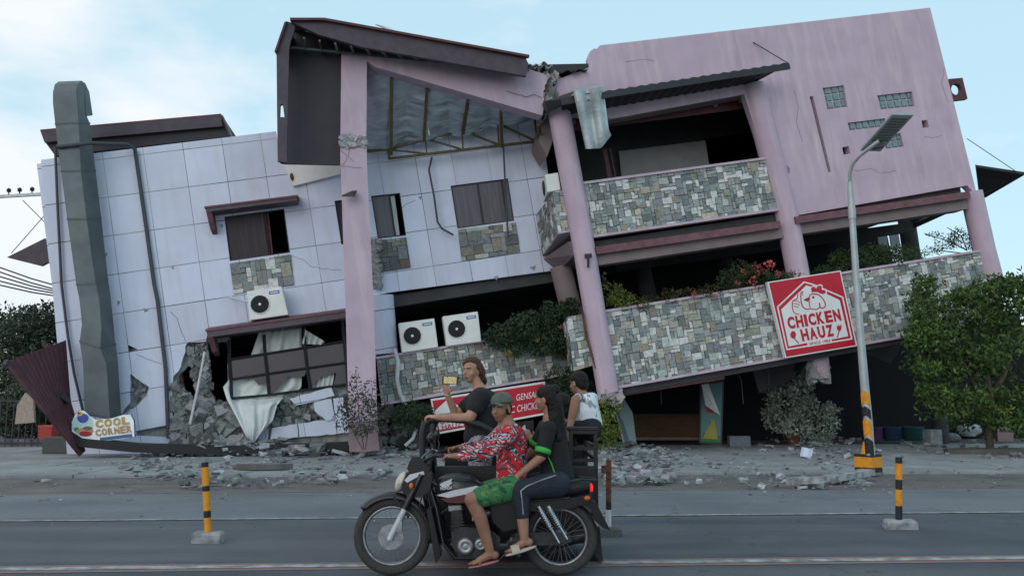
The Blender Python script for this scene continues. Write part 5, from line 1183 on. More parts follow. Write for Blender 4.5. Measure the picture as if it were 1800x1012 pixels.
g=G(); g.box(W(84,760,24.0),(.35,.3,.3),col=(.4,.04,.03)); g.box(W(84,760,24.0)+Vector((0,0,.17)),(.38,.33,.05),col=(.5,.07,.05)); wobj('crate',g,'attr_plain',label='small red crate behind the grey box at the far left',cat='crate')
# utility pole with cross arm and wires
PY=42
up_=empty('utility_pole',(W(-40,700,PY).x,PY,0),'power pole out of frame at the left whose grey cross arm reaches in','utility pole')
x_=W(-40,345,PY); g=G(); g.tube([(x_.x,PY,0),(x_.x,PY,x_.z+1.5)],[.2,.14],12); wobj('pole',g,'concrete_raw',up_)
g=G(); g.bar(W(-80,350,PY),W(80,341,PY),.14,.14); wobj('cross_arm',g,'lamp_grey',up_)
for x in (-20,15,34,56,74):
    g=G(); b=W(x,345-(x*.05),PY); g.lathe(b+Vector((0,0,.07)),(0,0,1),[(0,.03),(.1,.03),(.12,.1),(.2,.09),(.22,.12),(.3,.05),(.32,0)],10); wobj('insulator',g,'dark_metal',up_)
g=G(); 
for a_,b_ in (((40,352),(88,400)),((20,445),(84,372)),((75,345),(78,360))): g.tube([W(*a_,PY),W(*b_,PY)],.02,5)
wobj('brace_wire',g,'wire_black',up_)
wires=empty('overhead_wires',W(0,490,PY),'bundle of sagging power lines crossing low at the left edge','wires')
for a_,b_,c_ in (((-120,455),(0,478),(110,512)),((-120,465),(0,486),(110,515)),((-120,478),(0,494),(110,518)),((-120,490),(0,501),(110,522)),((-120,440),(0,470),(110,505))):
    g=G(); g.tube([W(*a_,PY),W(*b_,PY),W((b_[0]+c_[0])/2,(b_[1]+c_[1])/2+2,PY),W(*c_,PY)],.035,5); wobj('wire',g,'wire_black',wires)
# distant treeline behind the right side
for i,(x,y,rx,rz) in enumerate(((1660,690,3.0,2.2),(1745,700,3.2,2.0),(1830,690,3.4,2.6))):
    Y=44; b=Vector((W(x,700,Y).x,Y,0)); e=empty('background_tree',b,['dark tree beyond the right end of the building behind the concrete block','dark tree beyond the right end of the building behind the plastic sack','dark tree beyond the right edge of the photo'][i],'tree','trees behind the right end of the building')
    g=G(); g.tube([b,(b.x,Y,2.5)],[.3,.2],8); wobj('trunk',g,'bark',e)
    g=G(); leaves(g,[(Vector((b.x,Y,2.4)),(rx,2,rz)),(Vector((b.x+1.5,Y,1.4)),(rx,2,rz*.8))],2600,.36,60+i,((.03,.05,.02),(.045,.07,.03)),edge=.7); wobj('crown',g,'leaf',e)
# ---------------- motorcycle with sidecar ----------------
MY=7.7
mat('moto_black',(0.012,0.012,0.015),0.3,col2=(0.014,0.014,0.016),scale=8,spec=.4,coat=.1)
mat('tyre_rubber',(0.022,0.022,0.024),0.85,col2=(0.05,0.048,0.045),scale=30,lo=.5,hi=.75,bump=.2)
mat('chrome',(0.55,0.57,0.6),0.22,col2=(0.38,0.4,0.43),scale=10,metal=.95)
mat('alloy',(0.34,0.36,0.39),0.42,col2=(0.20,0.21,0.23),scale=14,metal=.75,bump=.1)
mat('fork_silver',(0.55,0.57,0.6),0.5,col2=(0.45,0.47,0.5),scale=14,metal=.2)
mat('engine_dark',(0.05,0.052,0.056),0.5,col2=(0.03,0.03,0.03),scale=14,metal=.5)
mat('seat_vinyl',(0.02,0.021,0.026),0.55,scale=6,bump=.2,bscale=20)
mat('decal_white',(0.62,0.64,0.68),0.35,scale=3)
mat('decal_maroon',(0.12,0.02,0.03),0.35,scale=3)
mat('headlight_glass',(0.62,0.55,0.48),0.12,col2=(0.42,0.36,0.32),scale=12,spec=.9)
mat('indicator_orange',(0.70,0.13,0.02),0.3,scale=8)
mt=bpy.data.materials.new('tail_lamp_red'); mt.use_nodes=True; bb=mt.node_tree.nodes['Principled BSDF']; bb.inputs['Base Color'].default_value=(.6,.01,.01,1); bb.inputs['Emission Color'].default_value=(1,.02,.02,1); bb.inputs['Emission Strength'].default_value=.8; MATS['tail_lamp_red']=mt
def mo(px,py,dy=0.0): return W(px,py,MY)+Vector((0,dy,0))
YN=Vector((0,-1,0))
tri=empty('motor_tricycle',mo(838,1009),'black motorcycle with a black passenger sidecar on its far side','motorcycle')
def mp_(name,g,m,parent=None,bevel=0,label=None): return wobj(name,g,m,parent or tri,bevel=bevel,label=label)
def side(g,poly,dy0,dy1,mi=0):
    return g.prism([mo(x,y,dy0) for x,y in poly],(0,dy1-dy0,0),mi=mi)
def wheel(px,py,R,label=None,yo=0):
    c=mo(px,py,yo); c.z=R+.002; e=None
    g=G(); g.torus(c,YN,R-.042,.042,56,12,sq=.95)
    ty=mp_('tyre',g,'tyre_rubber')
    for k in range(0): pass
    g=G(); g.torus(c,YN,R-.088,.016,56,8,sq=1.3); g.disc(c+YN*.0,YN,R-.085,56,R-.10); mp_('rim',g,'alloy',ty)
    g=G()
    for k in range(28):
        t=2*math.pi*k/32+ .1; t2=t+(.28 if k%2 else -.28); s_=.022 if k%4<2 else -.022
        g.tube([c+Vector((math.cos(t2)*.045,s_,math.sin(t2)*.045)),c+Vector((math.cos(t)*(R-.09),0,math.sin(t)*(R-.09)))],.0016,4)
    mp_('spokes',g,'alloy',ty)
    g=G(); g.lathe(c+YN*.055,-YN,[(0,.0),(0,.03),(.01,.062),(.02,.07),(.085,.07),(.10,.05),(.11,.0)],24); g.lathe(c+YN*.09,-YN,[(0,0),(0,.014),(.18,.014),(.18,0)],10); mp_('hub',g,'alloy',ty)
    return c
cf=wheel(689,944,.325); crr=wheel(984,944,.315)
# brake disc
g=G(); g.disc(cf+YN*.075,YN,.105,32,.06,thick=.005); g.box(cf+Vector((.07,-.085,.09)),(.05,.04,.09)); mp_('brake_disc',g,'alloy')
# forks
hd=mo(743,832)
for s in (-1,1):
    g=G(); a=cf+Vector((0,s*.085,0)); b=Vector((hd.x,s*.085+MY,hd.z)); m_=a.lerp(b,.48)
    g.tube([a-(b-a)*.04,m_],[.026,.024],12); mp_('fork_slider',g,'fork_silver')
    g=G(); g.tube([m_-(b-a)*.03,a.lerp(b,.72),b],[.029,.029,.022],12); mp_('fork_tube',g,'moto_black')
g=G()
def arc(c,r,a0,a1,w,n=22,th=.006,dropx=0):
    pts=[]
    for i in range(n+1):
        t=math.radians(a0+(a1-a0)*i/n); pts.append(c+Vector((math.cos(t)*r,0,math.sin(t)*r)))
    def f(s,t):
        i=t*n; k=min(int(i),n-1); p=pts[k].lerp(pts[k+1],i-k); q=math.radians(a0+(a1-a0)*t); nd=Vector((math.cos(q),0,math.sin(q)))
        return p+Vector((0,(s-.5)*w,0))-nd*(.030*(2*s-1)**4+.018*(2*s-1)**2)
    return f
g.grid(arc(cf,.362,-8,138,.15),10,22); o=mp_('front_fender',g,'moto_black'); o.modifiers.new('s','SOLIDIFY').thickness=.006
for s in(-1,1):
    g=G(); g.bar(cf+Vector((.02,s*.075,.33)),cf+Vector((.15,s*.075,.16)),.02,.01,(0,1,0)); mp_('fender_stay',g,'moto_black')
g=G(); g.grid(arc(crr,.372,35,165,.17),10,22); o=mp_('rear_fender',g,'moto_black'); o.modifiers.new('s','SOLIDIFY').thickness=.008
g=G(); side(g,[(1020,868),(1046,880),(1072,930),(1058,925),(1036,905)],-.07,.07); mp_('rear_mudguard',g,'moto_black',bevel=.008)
# head unit
g=G(); side(g,[(722,808),(727,801),(742,806),(756,822),(754,832),(722,829),(717,822)],-.07,.07); mp_('windscreen',g,'moto_black',bevel=.02)
g=G(); side(g,[(716,830),(724,826),(752,824),(762,838),(756,862),(740,872),(720,872),(709,862),(708,850)],-.085,.085); cw=mp_('headlight_cowl',g,'moto_black',bevel=.025)
g=G(); c=mo(708,846); rot=Matrix.Rotation(math.radians(24),3,'Y'); g.ell(c+Vector((-.01,0,0)),(.050,.084,.092),18,12,rot); mp_('headlight',g,'headlight_glass',cw)
g=G(); side(g,[(713,842),(722,832),(746,826),(748,831),(732,838),(718,846)],-.0905,-.086); mp_('cowl_stripe',g,'decal_white',cw)
for s in (-1,1):
    g=G(); g.ell(mo(726,851,s*.125),(.02,.03,.026),12,8); g.tube([mo(730,851,s*.07),mo(726,851,s*.11)],.009,6); mp_('indicator',g,'indicator_orange',cw)
# handlebar, grips, mirrors, instrument
g=G(); g.tube([mo(783,795,-.36),mo(768,797,-.24),mo(750,806,-.12),mo(747,812,0),mo(750,806,.12),mo(768,797,.24),mo(783,795,.36)],.012,10); hb=mp_('handlebar',g,'dark_metal')
for s in(-1,1):
    g=G(); g.tube([mo(770,797,s*.25),mo(784,795,s*.37)],.018,10); mp_('grip',g,'seat_vinyl',hb)
    g=G(); g.tube([mo(768,797,s*.24),mo(755,792,s*.28),mo(748,800,s*.36)],.006,6); mp_('lever',g,'alloy',hb)
    g=G(); g.tube([mo(766,797,s*.22),mo(768,782,s*.26),mo(764,772,s*.28)],.006,6); g.ell(mo(763,766,s*.28),(.028,.05,.045),14,9); mp_('mirror',g,'moto_black',hb)
g=G(); g.box(mo(745,815),(.09,.14,.05),Matrix.Rotation(.5,3,'Y')); mp_('instrument',g,'moto_black',bevel=.012)
# tank
def fus(secs,m,name,parent=None,label=None):
    # secs: (px,py_top,py_bot,half_width)
    g=G(); n=16; vs=[]
    for x,yt,yb,hw in secs:
        a=mo(x,yt);b=mo(x,yb);c=(a+b)/2;h=(a.z-b.z)/2
        for j in range(n):
            t=2*math.pi*j/n; cx=math.cos(t);sz=math.sin(t); e=.75
            vs.append(c+Vector((0,math.copysign(abs(cx)**e,cx)*hw,math.copysign(abs(sz)**e,sz)*h)))
    fs=[];k=len(secs)
    for i in range(k-1):
        for j in range(n): a=i*n+j;b=i*n+(j+1)%n; fs.append((a,b,b+n,a+n))
    g.add(vs,fs,0,smooth=True); g.add(vs,[tuple(range(n)),tuple(range((k-1)*n,k*n))[::-1]]); return mp_(name,g,m,parent,label=label)
tk=fus([(765,848,870,.04),(772,838,876,.08),(785,832,884,.115),(805,830,886,.13),(825,834,884,.125),(842,843,880,.10),(852,852,876,.07)],'moto_black','fuel_tank')
g=G(); side(g,[(770,867),(800,858),(838,851),(850,854),(848,862),(815,866),(790,871)],-.139,-.10); mp_('tank_decal',g,'decal_white',tk)
g=G(); side(g,[(776,873),(800,869),(848,863),(842,874),(815,880),(790,880)],-.138,-.10); mp_('tank_decal',g,'decal_maroon',tk)
g=G(); side(g,[(775,848),(783,844),(797,838),(795,844),(798,845),(790,851),(786,851),(788,854),(780,854)],-.139,-.08); mp_('wing_emblem',g,'decal_white',tk)
g=G(); text_g(g,'HONDA',[mo(776,852,-.139),mo(797,850,-.139),mo(797,856,-.139),mo(777,858,-.139)],(0,-1,0),.006,0,.03); mp_('lettering',g,'decal_white',tk)
# seat and tail
fus([(846,850,872,.10),(870,853,876,.12),(900,851,880,.13),(940,846,878,.13),(985,842,872,.125),(1020,840,866,.105),(1036,843,862,.07)],'seat_vinyl','seat')
g=G(); side(g,[(905,880),(990,874),(1030,866),(1040,860),(1036,880),(1000,890),(950,896),(905,892)],-.11,.11); mp_('tail_cowl',g,'moto_black',bevel=.02)
g=G(); g.ell(mo(1039,857),(.018,.05,.04),12,8); mp_('tail_light',g,'tail_lamp_red')
g=G(); g.tube([mo(985,846,-.12),mo(1020,840,-.12),mo(1046,842,-.09),mo(1050,846,0),mo(1046,842,.09),mo(1020,840,.12)],.011,8); mp_('grab_rail',g,'dark_metal')
g=G(); g.ell(mo(1030,872,-.12),(.028,.02,.02),10,8); g.tube([mo(1022,872,-.06),mo(1028,872,-.12)],.008,6); mp_('indicator',g,'indicator_orange')
g=G(); side(g,[(1034,898),(1040,895),(1054,920),(1049,923)],-.06,.06); mp_('number_plate',g,'line_faint')
# frame, side panel, engine
for s in(-1,1):
    g=G(); g.tube([mo(752,842,s*.03),mo(768,890,s*.06),mo(780,950,s*.10),mo(800,976,s*.10),mo(880,978,s*.11),mo(915,940,s*.11),mo(900,890,s*.11)],.014,8); g.tube([mo(752,842,s*.03),mo(800,868,s*.06),mo(900,880,s*.10),mo(1000,872,s*.10)],.014,8); mp_('frame',g,'moto_black')
g=G(); side(g,[(862,878),(905,878),(925,892),(915,922),(885,930),(866,912)],-.125,.125); mp_('side_panel',g,'moto_black',bevel=.02)
eng=G(); side(eng,[(795,930),(812,922),(860,925),(880,940),(876,968),(850,976),(808,974),(796,955)],-.11,.11); en=mp_('engine_case',eng,'engine_dark',bevel=.02)
g=G(); 
for k in range(7):
    t=k/6; c=mo(806-3*t,926-32*t); g.box(c,(.13-.008*k,.15-.006*k,.010),Matrix.Rotation(-.10,3,'Y'))
g.box(mo(804,908),(.09,.10,.16),Matrix.Rotation(-.10,3,'Y')); mp_('cylinder',g,'engine_dark',en)
g=G(); g.box(mo(801,891),(.12,.13,.055),Matrix.Rotation(-.10,3,'Y')); mp_('cylinder_head',g,'alloy',en,bevel=.012)
for x,y,r in((820,955,.072),(846,952,.055)):
    g=G(); g.lathe(mo(x,y,-.10),YN,[(0,r),(.03,r),(.045,r*.86),(.05,r*.5),(.046,r*.45),(.05,r*.3),(.05,0)],24); mp_('engine_cover',g,'alloy',en)
g=G(); g.box(mo(862,950,-.10),(.09,.05,.11)); mp_('engine_cover',g,'engine_dark',en,bevel=.02)
g=G(); g.box(mo(838,905),(.08,.08,.09)); g.tube([mo(838,905),mo(862,900)],.035,10); mp_('carburettor',g,'alloy',en,bevel=.01)
g=G(); g.tube([mo(795,892,.05),mo(776,905,.10),mo(776,950,.13),mo(800,978,.15),mo(890,982,.16),mo(925,975,.17)],.020,10); g.tube([mo(925,975,.17),mo(945,970,.17),mo(1035,945,.17)],[.022,.045,.05],14); mp_('exhaust',g,'engine_dark')
g=G(); side(g,[(752,892),(760,890),(772,945),(776,975),(768,985),(763,960)],-.12,.12); mp_('splash_guard',g,'moto_black',bevel=.006)
g=G(); g.tube([mo(742,872,-.03),mo(738,890,-.08),mo(748,900,-.1),mo(757,888,-.06),mo(752,860,-.05)],.006,6); mp_('brake_hose',g,'seat_vinyl')
# swing arm, chain case, shocks, pegs
for s in(-1,1):
    g=G(); g.bar(mo(900,945,s*.10),Vector((crr.x,MY+s*.10,crr.z)),.03,.045); mp_('swing_arm',g,'engine_dark')
    for (a,b) in (((945,886),(981,949)),) if s<0 else (((962,886),(995,943)),):
        A_=mo(*a,s*.14 if s<0 else -.125);B2=mo(*b,s*.14 if s<0 else -.125); g=G(); g.tube([A_,A_.lerp(B2,.55)],.020,12); g.tube([A_.lerp(B2,.5),B2],.014,10)
        for k in range(9):
            q=A_.lerp(B2,.12+k*.06); g.torus(q,B2-A_,.025,.005,16,6)
        mp_('shock_absorber',g,'chrome')
g=G(); side(g,[(905,932),(975,930),(1000,936),(1003,948),(980,952),(905,956)],-.125,-.09); mp_('chain_case',g,'engine_dark',bevel=.01)
for x,y in((850,984),(912,966)):
    for s in(-1,1):
        g=G(); g.tube([mo(x,y,s*.10),mo(x,y,s*.26)],.014,8); mp_('footrest',g,'seat_vinyl')
# ---- sidecar ----
SY=8.25
def sc(px,py,Y=SY): return W(px,py,Y)
sd0=empty('x',(0,0,0),'','') ; bpy.data.objects.remove(sd0)
def scp(name,g,m='moto_black',bevel=0): return mp_(name,g,m,bevel=bevel)
x0=sc(757,900).x; x1=sc(1046,900).x; z0=.24; z1=sc(900,806).z
def sbox(name,xa,xb,ya,yb,za,zb,m='moto_black',bevel=.01):
    g=G(); g.box(((xa+xb)/2,(ya+yb)/2,(za+zb)/2),(xb-xa,yb-ya,zb-za)); return scp(name,g,m,bevel)
sbox('sidecar_floor',x0,x1,8.08,9.25,z0-.04,z0,'engine_dark')
sbox('sidecar_side_panel',x0+.05,x1,8.08,8.105,z0+.003,z1-.05); sbox('sidecar_side_panel',x0+.05,x1,9.22,9.25,z0+.003,z1+.05)
sbox('sidecar_rear_panel',x1-.03,x1+.005,8.107,9.218,z0+.003,sc(1046,840).z)
sbox('sidecar_seat',x1-.55,x1-.035,8.11,9.21,z0+.25,z0+.42,'seat_vinyl',.03)
g=G(); g.grid(lambda s,t:Vector((x0+.05-.12*math.sin(math.pi*t*.5),8.09+1.14*s,z0+(z1-.05-z0)*t)),8,8); o=scp('sidecar_front_panel',g); o.modifiers.new('s','SOLIDIFY').thickness=.015
# front hoop
for Y,ox in((8.10,0),(9.2,.0)):
    g=G(); f=lambda x,y:Vector((sc(x,y,8.15).x+ox,Y,sc(x,y,8.15).z))
    g.tube([f(752,875),f(744,812),f(743,765),f(747,745),f(757,737),f(780,735),f(815,738),f(845,746),f(872,760),f(885,800)],[.022,.026,.03,.032,.032,.032,.03,.028,.026,.022],12); scp('hoop',g,'seat_vinyl')
g=G(); f=lambda x,y,Y:Vector((sc(x,y,8.15).x,Y,sc(x,y,8.15).z)); g.tube([f(752,739,8.1),f(752,739,9.2)],.026,10); scp('hoop_bar',g,'seat_vinyl')
for zz in (775,):
    g=G(); g.tube([f(764,742,8.12),f(761,760,8.12),f(762,806,8.12)],.012,8); scp('hoop_stay',g,'dark_metal')
# rear frame with rails
for a,b in (((1003,757),(1003,850)),((1046,757),(1048,905))):
    for Y in (8.12,9.2):
        g=G(); A_=sc(*a,8.15);B2=sc(*b,8.15); g.bar((A_.x,Y,A_.z),(B2.x,Y,B2.z),.035,.035,(1,0,0)); scp('rear_post',g)
for py in (759,787,808):
    g=G(); A_=sc(1001,py,8.15);B2=sc(1048,py,8.15); g.bar((A_.x,8.12,A_.z),(B2.x,8.12,B2.z),.03,.03); scp('rear_rail',g)
    g=G(); g.bar((B2.x,8.13,B2.z+.002),(B2.x,9.19,B2.z+.002),.03,.03); scp('rear_rail',g)
g=G(); A_=sc(1001,757,8.15);B2=sc(1048,757,8.15); g.box(((A_.x+B2.x)/2,8.66,A_.z+.02),(B2.x-A_.x+.04,1.1,.035)); scp('rear_shelf',g,'seat_vinyl',.01)
# mud flap and far wheel
g=G(); g.prism([sc(*p,8.2) for p in ((1030,925),(1054,925),(1060,988),(1046,975))],(0,.6,0)); scp('mud_flap',g,'seat_vinyl')
c=Vector((sc(940,950,9.0).x,9.35,.26)); g=G(); g.torus(c,YN,.215,.045,40,10); ty=scp('tyre',g,'tyre_rubber'); g=G(); g.lathe(c+YN*.05,-YN,[(0,0),(0,.05),(.02,.18),(.09,.18),(.1,0)],24); mp_('rim',g,'alloy',ty)
for x in (800,960):
    g=G(); g.tube([mo(x,955,.1),Vector((mo(x,955).x,8.2,.30))],.02,8); scp('sidecar_strut',g,'engine_dark')
# white number stickers on the sidecar screen
g=G(); text_g(g,'4',[sc(913,748,8.6),sc(925,746,8.6),sc(926,760,8.6),sc(914,761,8.6)],(0,-1,0),.004,0,.03); g.add([sc(905,742,8.62),sc(938,738,8.62),sc(940,800,8.62),sc(905,800,8.62)],[(0,1,2,3)],mi=1); o=scp('screen',g,['decal_white','moto_black'])
# ---------------- people ----------------
mat('skin',(1,1,1),0.6,col2=(.82,.76,.74),scale=14,attr=True,spec=.35)
mat('hair_black',(0.008,0.007,0.008),0.6,col2=(0.018,0.014,0.013),scale=6,stretch=(9,9,1),bump=.8,bscale=50,spec=.22)
mat('hair_brown',(0.040,0.017,0.013),0.6,col2=(0.075,0.032,0.022),scale=6,stretch=(9,9,1),bump=.8,bscale=50,spec=.25)
mat('cloth_black',(0.012,0.013,0.016),0.9,col2=(0.02,0.021,0.025),scale=8,bump=.3,bscale=14)
mat('cloth_navy',(0.014,0.019,0.032),0.85,col2=(0.022,0.028,0.042),scale=8,bump=.35,bscale=12)
mat('cloth_charcoal',(0.014,0.015,0.018),0.9,scale=8,bump=.3,bscale=14)
mat('cap_olive',(0.115,0.135,0.11),0.9,col2=(0.085,0.10,0.085),scale=9,bump=.2,bscale=60)
mat('lime',(0.05,0.42,0.06),0.7,scale=6)
mat('slipper_beige',(0.52,0.44,0.38),0.7,scale=8)
mat('slipper_pink',(0.42,0.17,0.17),0.7,scale=8)
mat('phone_black',(0.01,0.01,0.012),0.2)
m=bpy.data.materials.new('phone_screen'); m.use_nodes=True; t=m.node_tree; b=t.nodes['Principled BSDF']; co=t.nodes.new('ShaderNodeTexCoord'); vo=t.nodes.new('ShaderNodeTexVoronoi'); vo.inputs['Scale'].default_value=60; r=t.nodes.new('ShaderNodeValToRGB'); r.color_ramp.elements[0].color=(.05,.045,.02,1); r.color_ramp.elements[1].color=(.75,.66,.30,1); r.color_ramp.elements[0].position=.1; r.color_ramp.elements[1].position=.45
t.links.new(co.outputs['Object'],vo.inputs['Vector']); t.links.new(vo.outputs['Distance'],r.inputs[0]); t.links.new(r.outputs[0],b.inputs['Emission Color']); b.inputs['Emission Strength'].default_value=.5; b.inputs['Base Color'].default_value=(.02,.02,.02,1); MATS['phone_screen']=m
def ramp_mat(name,stops,scale,rough=.85,distort=1.5,stretch=(1,1,1),bump=.3):
    m=bpy.data.materials.new(name); m.use_nodes=True; t=m.node_tree; b=t.nodes['Principled BSDF']; b.inputs['Roughness'].default_value=rough
    co=t.nodes.new('ShaderNodeTexCoord'); mp=t.nodes.new('ShaderNodeMapping'); mp.inputs['Scale'].default_value=stretch; no=t.nodes.new('ShaderNodeTexNoise'); no.inputs['Scale'].default_value=scale; no.inputs['Detail'].default_value=3; no.inputs['Distortion'].default_value=distort
    r=t.nodes.new('ShaderNodeValToRGB'); r.color_ramp.interpolation='CONSTANT'
    while len(r.color_ramp.elements)<len(stops): r.color_ramp.elements.new(.5)
    for e,(p,c) in zip(r.color_ramp.elements,stops): e.position=p; e.color=(*c,1)
    t.links.new(co.outputs['Object'],mp.inputs[0]); t.links.new(mp.outputs[0],no.inputs['Vector']); t.links.new(no.outputs[0],r.inputs[0]); t.links.new(r.outputs[0],b.inputs['Base Color'])
    MATS[name]=m
ramp_mat('cloth_red_pattern',[(0,(.03,.02,.03)),(.36,(.50,.50,.54)),(.40,(.06,.03,.05)),(.47,(.55,.012,.02)),(.60,(.45,.45,.50)),(.63,(.09,.02,.04)),(.70,(.5,.015,.02))],5,distort=3.0,stretch=(1.0,1,1.0))
ramp_mat('cloth_sleeve_pattern',[(0,(.015,.015,.02)),(.40,(.48,.48,.53)),(.46,(.03,.02,.03)),(.52,(.50,.012,.02)),(.60,(.55,.55,.60)),(.65,(.02,.02,.03)),(.72,(.5,.015,.02))],6,distort=3.0,stretch=(.8,1,1.6))
ramp_mat('cloth_green_pattern',[(0,(.015,.06,.03)),(.40,(.03,.16,.06)),(.54,(.14,.20,.05)),(.60,(.02,.11,.04)),(.67,(.25,.03,.03))],11,distort=1.0)
ramp_mat('cloth_white_print',[(0,(.07,.08,.10)),(.37,(.28,.31,.36)),(.42,(.66,.70,.76)),(1,(.66,.70,.76))],6,distort=2.5,stretch=(1.4,1,.8))
ramp_mat('cloth_floral',[(0,(.10,.09,.13)),(.45,(.34,.31,.38)),(.55,(.16,.13,.19)),(.62,(.5,.48,.54))],16)
def remesh(g,vox,smooth=2,factor=.5):
    me=g.mesh('tmp'); o=bpy.data.objects.new('tmp',me); SC.collection.objects.link(o)
    r=o.modifiers.new('r','REMESH'); r.mode='VOXEL'; r.voxel_size=vox; r.use_smooth_shade=True
    if smooth: s=o.modifiers.new('s','SMOOTH'); s.iterations=smooth; s.factor=factor
    dg=bpy.context.evaluated_depsgraph_get(); dg.update(); out=bpy.data.meshes.new_from_object(o.evaluated_get(dg))
    bpy.data.objects.remove(o); bpy.data.meshes.remove(me)
    for p in out.polygons: p.use_smooth=True
    return out
def colour(me,fn):
    for a in list(me.color_attributes): me.color_attributes.remove(a)
    at=me.color_attributes.new('Col','FLOAT_COLOR','CORNER'); vc=[fn(v.co) for v in me.vertices]; buf=[]
    for l_ in me.loops: c=vc[l_.vertex_index]; buf+= [c[0],c[1],c[2],1.0]
    at.data.foreach_set('color',buf)
def cap(g,a,b,ra,rb,seg=14):
    a=Vector(a);b=Vector(b); g.ell(a,ra,seg,9); g.ell(b,rb,seg,9); g.tube([a,b],[ra,rb],seg)
def chain(g,pts,rs):
    for i in range(len(pts)-1): cap(g,pts[i],pts[i+1],rs[i],rs[i+1])
def basis(f,u):
    f=Vector(f).normalized();u=Vector(u); u=(u-f*u.dot(f)).normalized(); r=f.cross(u); return Matrix((r,f,u)).transposed()
def head(g,c,f,u=(0,0,1),s=1.0):
    B=basis(f,u); P=lambda r,ff,uu:Vector(c)+B@(Vector((r,ff,uu))*s)
    g.ell(P(0,-.012,.028),(.076*s,.095*s,.088*s),20,14,B)      # cranium
    g.ell(P(0,.020,-.028),(.060*s,.070*s,.075*s),18,12,B)     # face
    g.ell(P(0,.042,-.080),(.034*s,.034*s,.030*s),12,9,B)      # chin
    for q in(-1,1):
        g.ell(P(q*.040,.048,-.030),(.026*s,.024*s,.028*s),10,8,B)   # cheek
        g.ell(P(q*.078,-.008,-.012),(.010*s,.020*s,.032*s),10,8,B)  # ear
    cap(g,P(0,.082,.008),P(0,.103,-.028),.010*s,.014*s,10)     # nose
    g.ell(P(0,.074,.026),(.050*s,.016*s,.012*s),12,8,B)        # brow
    g.ell(P(0,.082,-.058),(.024*s,.014*s,.008*s),10,8,B)       # lips
    g.ell(P(0,.080,-.068),(.020*s,.014*s,.008*s),10,8,B)
    return P
def hand(g,wr,d,n,side=1,curl=.5,s=1.0):
    # wr wrist, d direction of the hand, n back-of-hand normal, side +1 thumb towards d x n
    d=Vector(d).normalized(); n=Vector(n); n=(n-d*n.dot(d)).normalized(); x=d.cross(n)*side; wr=Vector(wr)
    B=Matrix((x,d,n)).transposed()
    g.ell(wr+d*.045*s,(.038*s,.052*s,.016*s),14,10,B); cap(g,wr,wr+d*.02*s,.024*s,.026*s,10)
    for i,(ox,L) in enumerate(((.028,.068),(.010,.076),(-.009,.070),(-.027,.056))):
        p=wr+d*.085*s+x*ox*s; r=.0088*s; a=0; dd=d.copy()
        for k,(f_,cr) in enumerate(((.45,.55),(.32,1.0),(.23,.8))):
            a+=curl*cr; dd=d*math.cos(a)-n*math.sin(a); q=p+dd*L*f_*s; cap(g,p,q,r,r*.93,8); p=q; r*=.93
    p=wr+d*.025*s+x*.030*s; t1=(d*.6+x*.75-n*.35).normalized(); q=p+t1*.038*s; cap(g,p,q,.012*s,.010*s,8); t2=(d*.85+x*.25-n*.5*min(1,curl+.3)).normalized(); cap(g,q,q+t2*.030*s,.010*s,.0085*s,8)
def foot(g,an,d,s=1.0,down=(0,0,-1)):
    d=Vector(d).normalized(); dn=Vector(down); dn=(dn-d*dn.dot(d)).normalized(); x=d.cross(dn); an=Vector(an); B=Matrix((x,d,-dn)).transposed()
    g.ell(an-d*.03*s+dn*.045*s,(.034*s,.04*s,.034*s),12,9,B); cap(g,an+dn*.03*s,an+d*.10*s+dn*.055*s,.038*s,.028*s,12); g.ell(an+d*.12*s+dn*.062*s,(.043*s,.055*s,.020*s),14,9,B)
    for i in range(5):
        q=an+d*(.165-.008*i)*s+dn*.066*s+x*(-.030+.0155*i)*s; cap(g,q,q+d*(.026-.003*i)*s+dn*.004,(.011-.0012*i)*s if i else .013*s,.009*s,8)
SK1=(.46,.255,.18);SK2=(.33,.17,.115);SK3=(.40,.215,.15)
def person(label,base): return empty('person',base,label,'person','people riding the motorcycle and sidecar')
def skin_mesh(e,g,P,skin,lip=(.30,.09,.08),vox=.0075,eyes=True,extra=None):
    me=remesh(g,vox,2,.4)
    E=[P(q*.031,.083,.002) for q in(-1,1)]; BR=[P(q*.032,.085,.022) for q in(-1,1)]; LP=P(0,.092,-.062)
    def fn(v):
        if (v-LP).length<.021 and abs((v-LP).z)<.009: return lip
        for q in E:
            d=(v-q); 
            if abs(d.z)<.0075 and d.length<.016: return (.02,.014,.012) if d.length<.009 else (.28,.22,.19)
        for q in BR:
            d=v-q
            if abs(d.z)<.0055 and d.length<.022: return (.05,.03,.025)
        if extra:
            c=extra(v)
            if c: return c
        k=.94+.12*noise.noise(v*9); return tuple(c*k for c in skin)
    colour(me,fn); me.materials.append(MATS['skin']); o=bpy.data.objects.new('body',me); link(o,e,IDT); return o
def cloth(e,name,g,m,vox=.010,sm=3,label=None):
    me=remesh(g,vox,sm,.5); me.materials.append(MATS[m]); o=bpy.data.objects.new(name,me); link(o,e,IDT); props(o,label); return o
def Y_(px,py,Y): return W(px,py,Y)
